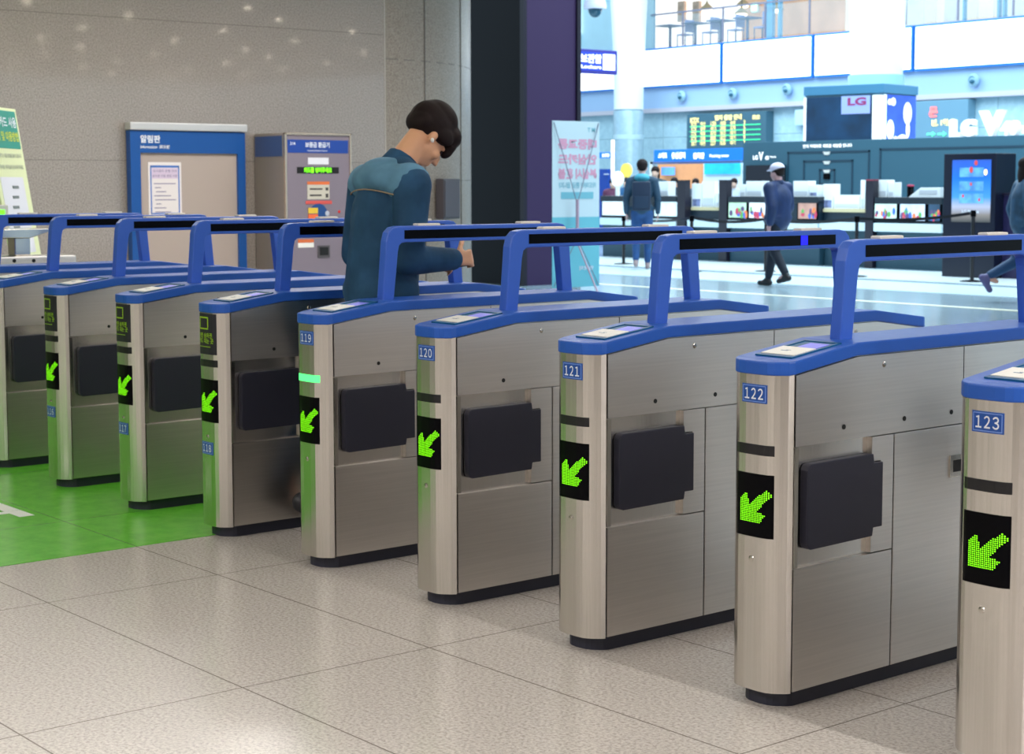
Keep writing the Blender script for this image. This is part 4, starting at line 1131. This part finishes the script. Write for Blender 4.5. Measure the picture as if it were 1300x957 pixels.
MB().cyl(cc+Vector((0, 0, .06)), cc-Vector((0, 0, .5)), .022).cyl(cc-Vector((0, 0, .5)), (XB+.5, 11.65, .01), .012).make('stem', mat('rod_pink', (190, 160, 180), .4), t, world=True)

# ------------------------------------------------------------------ people
def voxel(mb, vs, smooth=4, name='t'):
    me = bpy.data.meshes.new(name); bmesh.ops.recalc_face_normals(mb.bm, faces=mb.bm.faces[:]); mb.bm.to_mesh(me); mb.bm.free()
    o = bpy.data.objects.new(name, me); COL.objects.link(o)
    r = o.modifiers.new('r', 'REMESH'); r.mode = 'VOXEL'; r.voxel_size = vs; r.use_smooth_shade = True
    s = o.modifiers.new('s', 'SMOOTH'); s.iterations = smooth; s.factor = .5
    dg = bpy.context.evaluated_depsgraph_get(); dg.update()
    out = bpy.data.meshes.new_from_object(o.evaluated_get(dg))
    bpy.data.objects.remove(o); bpy.data.meshes.remove(me)
    for p in out.polygons: p.use_smooth = True
    return out
def put(name, me, material, parent):
    me.materials.clear(); me.materials.append(material)
    me.name = name
    o = bpy.data.objects.new(name, me); COL.objects.link(o); o.parent = parent
    return o
def V3(*a): return Vector(a)

def hand(mb, wrist, dirv, palm_n, s=1.0, curl=.9, side=1):
    """palm and five bent fingers; dirv: wrist to knuckles, palm_n: the way the palm faces"""
    d = Vector(dirv).normalized(); n = Vector(palm_n); n = (n - d*n.dot(d)).normalized(); w = d.cross(n)*side
    W = Vector(wrist)
    for k in (-1.2, -.4, .4, 1.2): mb.limb(W + w*k*.010*s, .016*s, W + d*.085*s + w*k*.018*s, .0125*s, 10)
    ln = (.060, .076, .083, .078)
    for i, k in enumerate((-1.5, -.5, .5, 1.5)):
        L_ = ln[i]*s; p_ = W + d*.088*s + w*k*.0205*s; a = .15
        for j, fr in enumerate((.45, .3, .25)):
            a += curl*(.45 if j == 0 else .75)
            q = p_ + (d*math.cos(a) + n*math.sin(a))*L_*fr
            mb.limb(p_, (.0093-.0008*j)*s, q, (.0086-.0008*j)*s, 8); p_ = q
    p_ = W + d*.028*s + w*.030*s
    for L_, a in ((.042, .5), (.032, .9), (.024, 1.2)):
        q = p_ + (w*math.cos(a)*.7 + d*.75 + n*math.sin(a)*.6).normalized()*L_*s
        mb.limb(p_, .0125*s, q, .0105*s, 8); p_ = q

def head_prims(mb, c, pitch, s=1.0, face=True):
    """head looking along +Y, tilted down by pitch"""
    R = Matrix.Translation(c) @ Matrix.Rotation(-pitch, 4, 'X') @ Matrix.Scale(s, 4)
    q = Euler((-pitch, 0, 0))
    def E_(p, r): mb.ell(R @ Vector(p), tuple(x*s for x in r), q, 18)
    E_((0, -.012, .035), (.076, .096, .085)); E_((0, .022, -.03), (.060, .068, .075)); E_((0, .045, -.085), (.034, .034, .026)); E_((0, .03, -.06), (.05, .05, .045))
    if face:
        E_((0, .098, -.025), (.011, .016, .026)); E_((0, .106, -.040), (.015, .013, .010)); E_((0, .080, .014), (.048, .016, .012))
        E_((0, .083, -.066), (.022, .010, .007)); E_((0, .081, -.078), (.019, .010, .007))
        for k in (-1, 1):
            E_((k*.077, -.01, -.012), (.008, .018, .030)); E_((k*.042, .062, -.035), (.022, .022, .022))
    return R, q

def build_person(name, label, loc, rz, J, cols, vs=.014, hands=True, face=True, hair='short', group=None, cap=None, detail=1, jr=1.0):
    t = thing(name, label, 'person', loc, rz, group)
    skin, hairc, top, trous, shoe = cols
    b = MB(); S = 1.0
    hc = Vector(J['head']); nk = Vector(J['neck']); ch = Vector(J['chest']); pv = Vector(J['pelvis'])
    R, q = head_prims(b, hc, J.get('pitch', .1), J.get('hs', 1.0), face)
    b.limb(nk, .058, hc + R.to_3x3() @ Vector((0, -.02, -.04)), .052)
    b.ell(ch, (.15, .10, .19)); b.ell((nk+ch)/2 + V3(0, 0, .02), (.16, .085, .10)); b.limb(ch, .12, pv, .13); b.ell(pv, (.16, .11, .12))
    for s_ in ('r', 'l'):
        sh, el, wr = (Vector(J[k+s_]) for k in ('sh', 'el', 'wr')); hp, kn, an = (Vector(J[k+s_]) for k in ('hp', 'kn', 'an'))
        b.limb(sh, .055, el, .042); b.limb(el, .042, wr, .027)
        b.limb(hp, .085, kn, .058); b.limb(kn, .058, an, .038); b.limb(an, .038, an + V3(0, .12, -.05), .03)
        if hands:
            hd_ = Vector(J['hd'+s_]); pn = Vector(J.get('pn'+s_, (-1 if s_ == 'r' else 1, 0, 0)))
            hand(b, wr, hd_, pn, 1.0, J.get('curl', .7), 1 if s_ == 'r' else -1)
        else: b.ell(wr + (wr-el).normalized()*.08, (.03, .03, .07))
    put('body', voxel(b, vs, 3), skin, t)
    # jacket
    j = MB(); k_ = jr
    j.ell(ch, (.185*k_, .135*k_, .21)); j.ell((nk*.65+ch*.35), (.17, .105, .085)); j.limb(ch, .145*k_, pv + V3(0, 0, .02), .15*k_); j.ell(pv + V3(0, 0, .03), (.19*k_, .145*k_, .11))
    for s_ in ('r', 'l'):
        sh, el, wr = (Vector(J[k+s_]) for k in ('sh', 'el', 'wr'))
        j.limb(sh, .078*k_, el, .062*k_); j.limb(el, .062*k_, el + (wr-el)*.93, .046*k_); j.limb(sh, .08, nk, .06)
    put('jacket', voxel(j, vs*1.2, 3), top, t)
    c_ = MB(); 
    ax = (hc + R.to_3x3() @ Vector((0, -.02, -.06)) - nk).normalized()
    c_.cyl(nk - ax*.01, nk + ax*.045, .078, .068, 24); put('collar', voxel(c_, vs*.8, 2), top, t)
    # trousers
    r_ = MB(); r_.ell(pv - V3(0, 0, .02), (.172, .128, .12))
    for s_ in ('r', 'l'):
        hp, kn, an = (Vector(J[k+s_]) for k in ('hp', 'kn', 'an'))
        r_.limb(hp, .10, kn, .074); r_.limb(kn, .074, an + (kn-an)*.12, .056)
    put('trousers', voxel(r_, vs*1.2, 3), trous, t)
    for s_ in ('r', 'l'):
        kn, an = Vector(J['kn'+s_]), Vector(J['an'+s_]); f = Vector(J.get('ft'+s_, (0, 1, 0))).normalized(); u = f.cross(Vector((1, 0, 0))) * -1
        if u.z < 0: u = -u
        h_ = MB(); h_.limb(an - u*.045 - f*.03, .042, an - u*.05 + f*.15, .036); h_.limb(an, .048, an - u*.03 + f*.05, .042)
        me = voxel(h_, vs*.8, 2)
        put('shoe', me, shoe, t)
    # hair
    if hair:
        h_ = MB(); qq = q
        def E_(p, r): h_.ell(R @ Vector(p), tuple(x*J.get('hs', 1.0) for x in r), qq, 20)
        E_((0, -.022, .052), (.092, .108, .092))
        if hair == 'mop': E_((0, .055, .072), (.082, .062, .056)); E_((0, .090, .040), (.070, .026, .040)); E_((.03, .098, .018), (.03, .018, .03)); E_((0, -.07, .02), (.080, .05, .055)); E_((0, -.02, .09), (.085, .09, .07)); [E_((k*.07, .02, .035), (.024, .05, .035)) for k in (-1, 1)]
        elif hair == 'long': E_((0, -.06, -.06), (.088, .06, .16))
        else: E_((0, -.06, .0), (.078, .055, .06)); E_((0, .05, .075), (.06, .045, .03))
        put('hair', voxel(h_, vs*.8, 2), hairc, t)
    if cap:
        h_ = MB(); h_.ell(R @ Vector((0, -.012, .065)), (.094, .112, .078), q, 22); h_.ell(R @ Vector((0, .10, .045)), (.065, .07, .012), q, 18)
        put('cap', voxel(h_, vs*.7, 2), cap, t)
    return t, R
SKIN = mat('skin', (222, 168, 132), .5, spec=.3)
HAIRC = mat('hair_black', (30, 20, 20), .7, spec=.2)
DENIM = mat('denim', (42, 76, 106), .8, noise=.25, nscale=7, spec=.15)
DENIMD = mat('denim_dark', (30, 46, 66), .8, noise=.2, nscale=12, spec=.15)
SHOEB = mat('shoe_dark', (28, 28, 34), .5)
Jm = dict(head=(0, .19, 1.595), neck=(0, .055, 1.475), chest=(0, .0, 1.25), pelvis=(0, -.03, .95), pitch=.88,
          shr=(.185, .01, 1.40), elr=(.235, -.04, 1.11), wrr=(.165, .22, 1.105), hdr=(-.25, 1, .03), pnr=(-1, .1, -.2),
          shl=(-.185, .01, 1.40), ell=(-.225, -.02, 1.12), wrl=(-.10, .22, 1.08), hdl=(.35, 1, .0), pnl=(.8, 0, -.5), curl=1.0,
          hpr=(.085, -.02, .90), knr=(.09, .10, .50), anr=(.09, .08, .10), hpl=(-.085, -.03, .90), knl=(-.09, -.02, .49), anl=(-.09, -.30, .16), ftl=(0, .85, -.5))
man, R = build_person('person', 'person in blue denim jacket walking through the gate, head bowed', (-.33, .58, 0), -.10, Jm, (SKIN, HAIRC, DENIM, DENIMD, SHOEB), vs=.0075, hair='mop')
# jacket details
q = Euler((0, 0, 0))
m = MB()
for k in range(20):
    a = -PI*.02 + PI*1.04*k/19
    pass
SEAM = mat('denim_seam', (150, 130, 110), .8)
YOKE = mat('denim_pale', (92, 134, 162), .8, noise=.2, nscale=8, spec=.15)
yo = MB(); yo.ell((0, -.005, 1.425), (.205, .112, .075)); yo.ell((0, .0, 1.455), (.13, .10, .06)); yo.limb((.17, .01, 1.405), .086, (-.17, .01, 1.405), .086)
put('shoulder_yoke', voxel(yo, .009, 3), YOKE, man)
sm = MB(); sm.tube([(.245*math.cos(a), .01+.125*math.sin(a)*.9, 1.365-.02*math.cos(2*a)) for a in [PI+PI*i/14 for i in range(15)]], .003, 6)
sm.make('back_seam', SEAM, man)
m = MB(); Rm = Matrix.Translation((.06, .36, 1.06)) @ Matrix.Rotation(.1, 4, 'X')
tag(MB().box(-.036, -.07, -.005, .036, .07, .005, .003).make('mobile_phone', mat('phone_dark', (50, 36, 44), .3), loc=None), 'dark mobile phone held in the hand of the denim jacket person', 'phone')
ph = bpy.data.objects['mobile_phone']
ph.matrix_world = man.matrix_basis @ Matrix.Translation((.03, .285, 1.068)) @ Matrix.Rotation(.12, 4, 'X')
m = MB()
for k in (-1, 1): m.ell(R @ Vector((k*.030, .078, -.002)), (.012, .009, .008), seg=12)
m.make('eye', mat('eye_dark', (30, 20, 18), .2), man)
m = MB()
for k in (-1, 1): m.ell(R @ Vector((k*.030, .088, .018)), (.017, .005, .004), seg=10)
m.make('eyebrow', HAIRC, man)
MB().ell(R @ Vector((.088, -.006, -.03)), (.006, .008, .010), seg=10).make('earbud', WHITE, man)

def stand(hgt=1.0, stride=0.0, swing=0.0, pitch=.08, kick=False):
    J = dict(head=(0, .03, 1.62), neck=(0, -.005, 1.47), chest=(0, 0, 1.25), pelvis=(0, 0, .95), pitch=pitch,
             shr=(.19, 0, 1.40), elr=(.25, -.05+swing*.5, 1.13), wrr=(.25, .04+swing, .90), hdr=(0, .2, -1), shl=(-.19, 0, 1.40), ell=(-.25, -.05-swing*.5, 1.13), wrl=(-.25, .04-swing, .90), hdl=(0, .2, -1), curl=.4,
             hpr=(.09, 0, .90), knr=(.09, .05+stride*.45, .49), anr=(.09, stride, .09), hpl=(-.09, 0, .90), knl=(-.09, .03-stride*.25, .49), anl=(-.09, -stride, .10+stride*.3), ftl=(0, 1, -stride))
    if kick: J.update(knl=(-.09, -.05, .50), anl=(-.09, -.42, .30), ftl=(0, .55, -.83))
    for k, v in J.items():
        if isinstance(v, tuple) and k[:2] not in ('hd', 'pn', 'ft'): J[k] = tuple(a*hgt for a in v)
    J['hs'] = hgt
    return J
def heading(x, y): return math.atan2(y, x) - PI/2
CAPW = mat('cap_lilac', (214, 210, 232), .6)
NAVY = mat('navy_jacket', (8, 38, 84), .6, noise=.15, nscale=9)
NAVYD = mat('navy_trousers', (9, 22, 40), .7)
build_person('person', 'person in white flat cap and navy jacket walking in the concourse', (-10.66, 14.45, 0), heading(-.98, -.05), stand(.965, .24, .10), (mat('skin_far', (205, 160, 160), .5), HAIRC, NAVY, NAVYD, SHOEB), vs=.016, hair='short', cap=CAPW, jr=1.22)
bp, R2 = build_person('person', 'person in teal hooded jacket and jeans with backpack, seen from behind', (-15.4, 16.4, 0), heading(-.70, .72), stand(1.04, .10, .03), (mat('skin_far2', (215, 170, 160), .5), HAIRC, mat('teal_jacket', (20, 56, 80), .7, noise=.1, nscale=6), mat('jeans', (20, 66, 118), .7, noise=.15, nscale=8), mat('shoe_tan', (150, 130, 130), .6)), vs=.016)
hm = MB(); hm.ell((0, -.06, 1.52), (.13, .10, .075)); put('hood', voxel(hm, .014, 3), mat('hood_teal', (60, 150, 170), .7), bp)
t = thing('backpack', 'dark navy backpack on the back of the hooded person', 'backpack', bp.location + Vector((0, 0, 1.0)), bp.rotation_euler.z)
MB().box(-.15, -.32, -.02, .15, -.16, .46, .05).make('main_bag', mat('pack_navy', (8, 32, 58), .6), t, smooth=True)
MB().box(-.12, -.335, .02, .12, -.29, .22, .03).make('front_pocket', mat('pack_navy2', (10, 38, 64), .6), t, smooth=True)
MB().box(-.13, -.31, .28, .13, -.295, .295).make('strap', BLACK, t)
wm, R3 = build_person('person', 'person in dark quilted jacket striding out at the right edge', (-6.61, 14.27, 0), heading(.60, .80), stand(.98, .22, .05, kick=True), (mat('skin_far3', (205, 150, 130), .5), HAIRC, mat('quilt_blue', (26, 66, 96), .6, noise=.25, nscale=12), mat('jean_dark', (20, 60, 100), .7), mat('shoe_purple', (90, 84, 130), .6)), vs=.016, hair='long', jr=1.15)
DKS = mat('suit_dark', (30, 46, 60), .7)
staff = [(857, 23.0, 'staff member in dark suit and white shirt behind the first demo table', DKS, 'short', 1.0, 226),
         (833, 22.6, 'staff member with long hair and dark top behind the white counter box', mat('top_black', (24, 50, 60), .7), 'long', 1.02, 212),
         (796, 23.2, 'staff member in blue beneath the yellow round sign', mat('top_blue', (24, 84, 130), .7), 'short', 1.0, 226),
         (779, 23.4, 'staff member in dark red behind the far left counter', mat('top_red', (90, 40, 70), .7), 'short', .97, 228),
         (884, 23.8, 'dark haired head showing just above the white boxes', mat('top_grey', (60, 74, 90), .7), 'short', .93, 230),
         (933, 23.8, 'staff member in pale top right of the poster in the shop', mat('top_pale', (180, 190, 205), .7), 'short', .98, 228)]
for px, y, lb, tm, hr, hg, ptop in staff:
    top_ = atY(px, ptop, y)
    hgt = min(1.05, max(.88, top_.z/1.75))
    build_person('person', lb, (top_.x, y, 0), heading(.5, -.85), stand(hgt), (mat('skin_far4', (210, 170, 150), .5), HAIRC, tm, NAVYD, SHOEB), vs=.022, hands=False, hair=hr, group='staff behind the counters')
c = atY(796, 217, 24.5)
t = thing('round_sign', 'yellow round sign above the staff member in blue', 'sign', (c.x, 24.5, 0))
MB().cyl((0, -.03, c.z), (0, .03, c.z), .17, seg=32).make('disc', mat('sign_yellow', (245, 220, 90), .5, emit=.3), t)
MB().cyl((0, 0, .02), (0, 0, c.z-.1), .02).make('stand_pole', WHITE, t)
MB().cyl((0, 0, 0), (0, 0, .03), .2).make('base', WHITE, t)
c = atY(785, 228, 22.4)
t = thing('round_lamp', 'white round lamp glowing left of the backpack person', 'lamp', (c.x, 22.4, 0))
MB().ell((0, 0, c.z), (.14, .14, .17)).make('globe', mat('globe_white', (235, 245, 250), .5, emit=.5), t, smooth=True)
MB().cyl((0, 0, .02), (0, 0, c.z-.1), .05).make('stand_pole', WHITE, t)
MB().cyl((0, 0, 0), (0, 0, .03), .2).make('base', WHITE, t)

# ceiling downlights over the gates (their reflections show on the polished wall)
dm = mat('downlight_glow', (255, 240, 215), .5, emit=36)
dr = mat('downlight_ring', (200, 200, 200), .4)
proto = None
for ix in range(10):
    for iy in range(12):
        loc = (-7.4+ix*2.1 + (iy % 2)*.9, -5.5+iy*2.05 + (ix % 3)*.35, 3.9)
        if loc[1] > 8.5 and loc[0] < -4.8: continue
        if proto is None:
            proto = thing('downlight', 'round recessed ceiling downlight above the gates', 'ceiling light', loc, 0, 'recessed downlights')
            g_ = MB().lathe([(.05, -.012), (.05, -.006)], seg=16).make('glow_disc', dm, proto)
            r_ = MB().lathe([(.085, -.008), (.085, 0)], seg=16).make('rim', dr, proto)
        else:
            t = proto.copy(); COL.objects.link(t); t.location = loc
            for ch in (g_, r_): cc_ = ch.copy(); COL.objects.link(cc_); cc_.parent = t
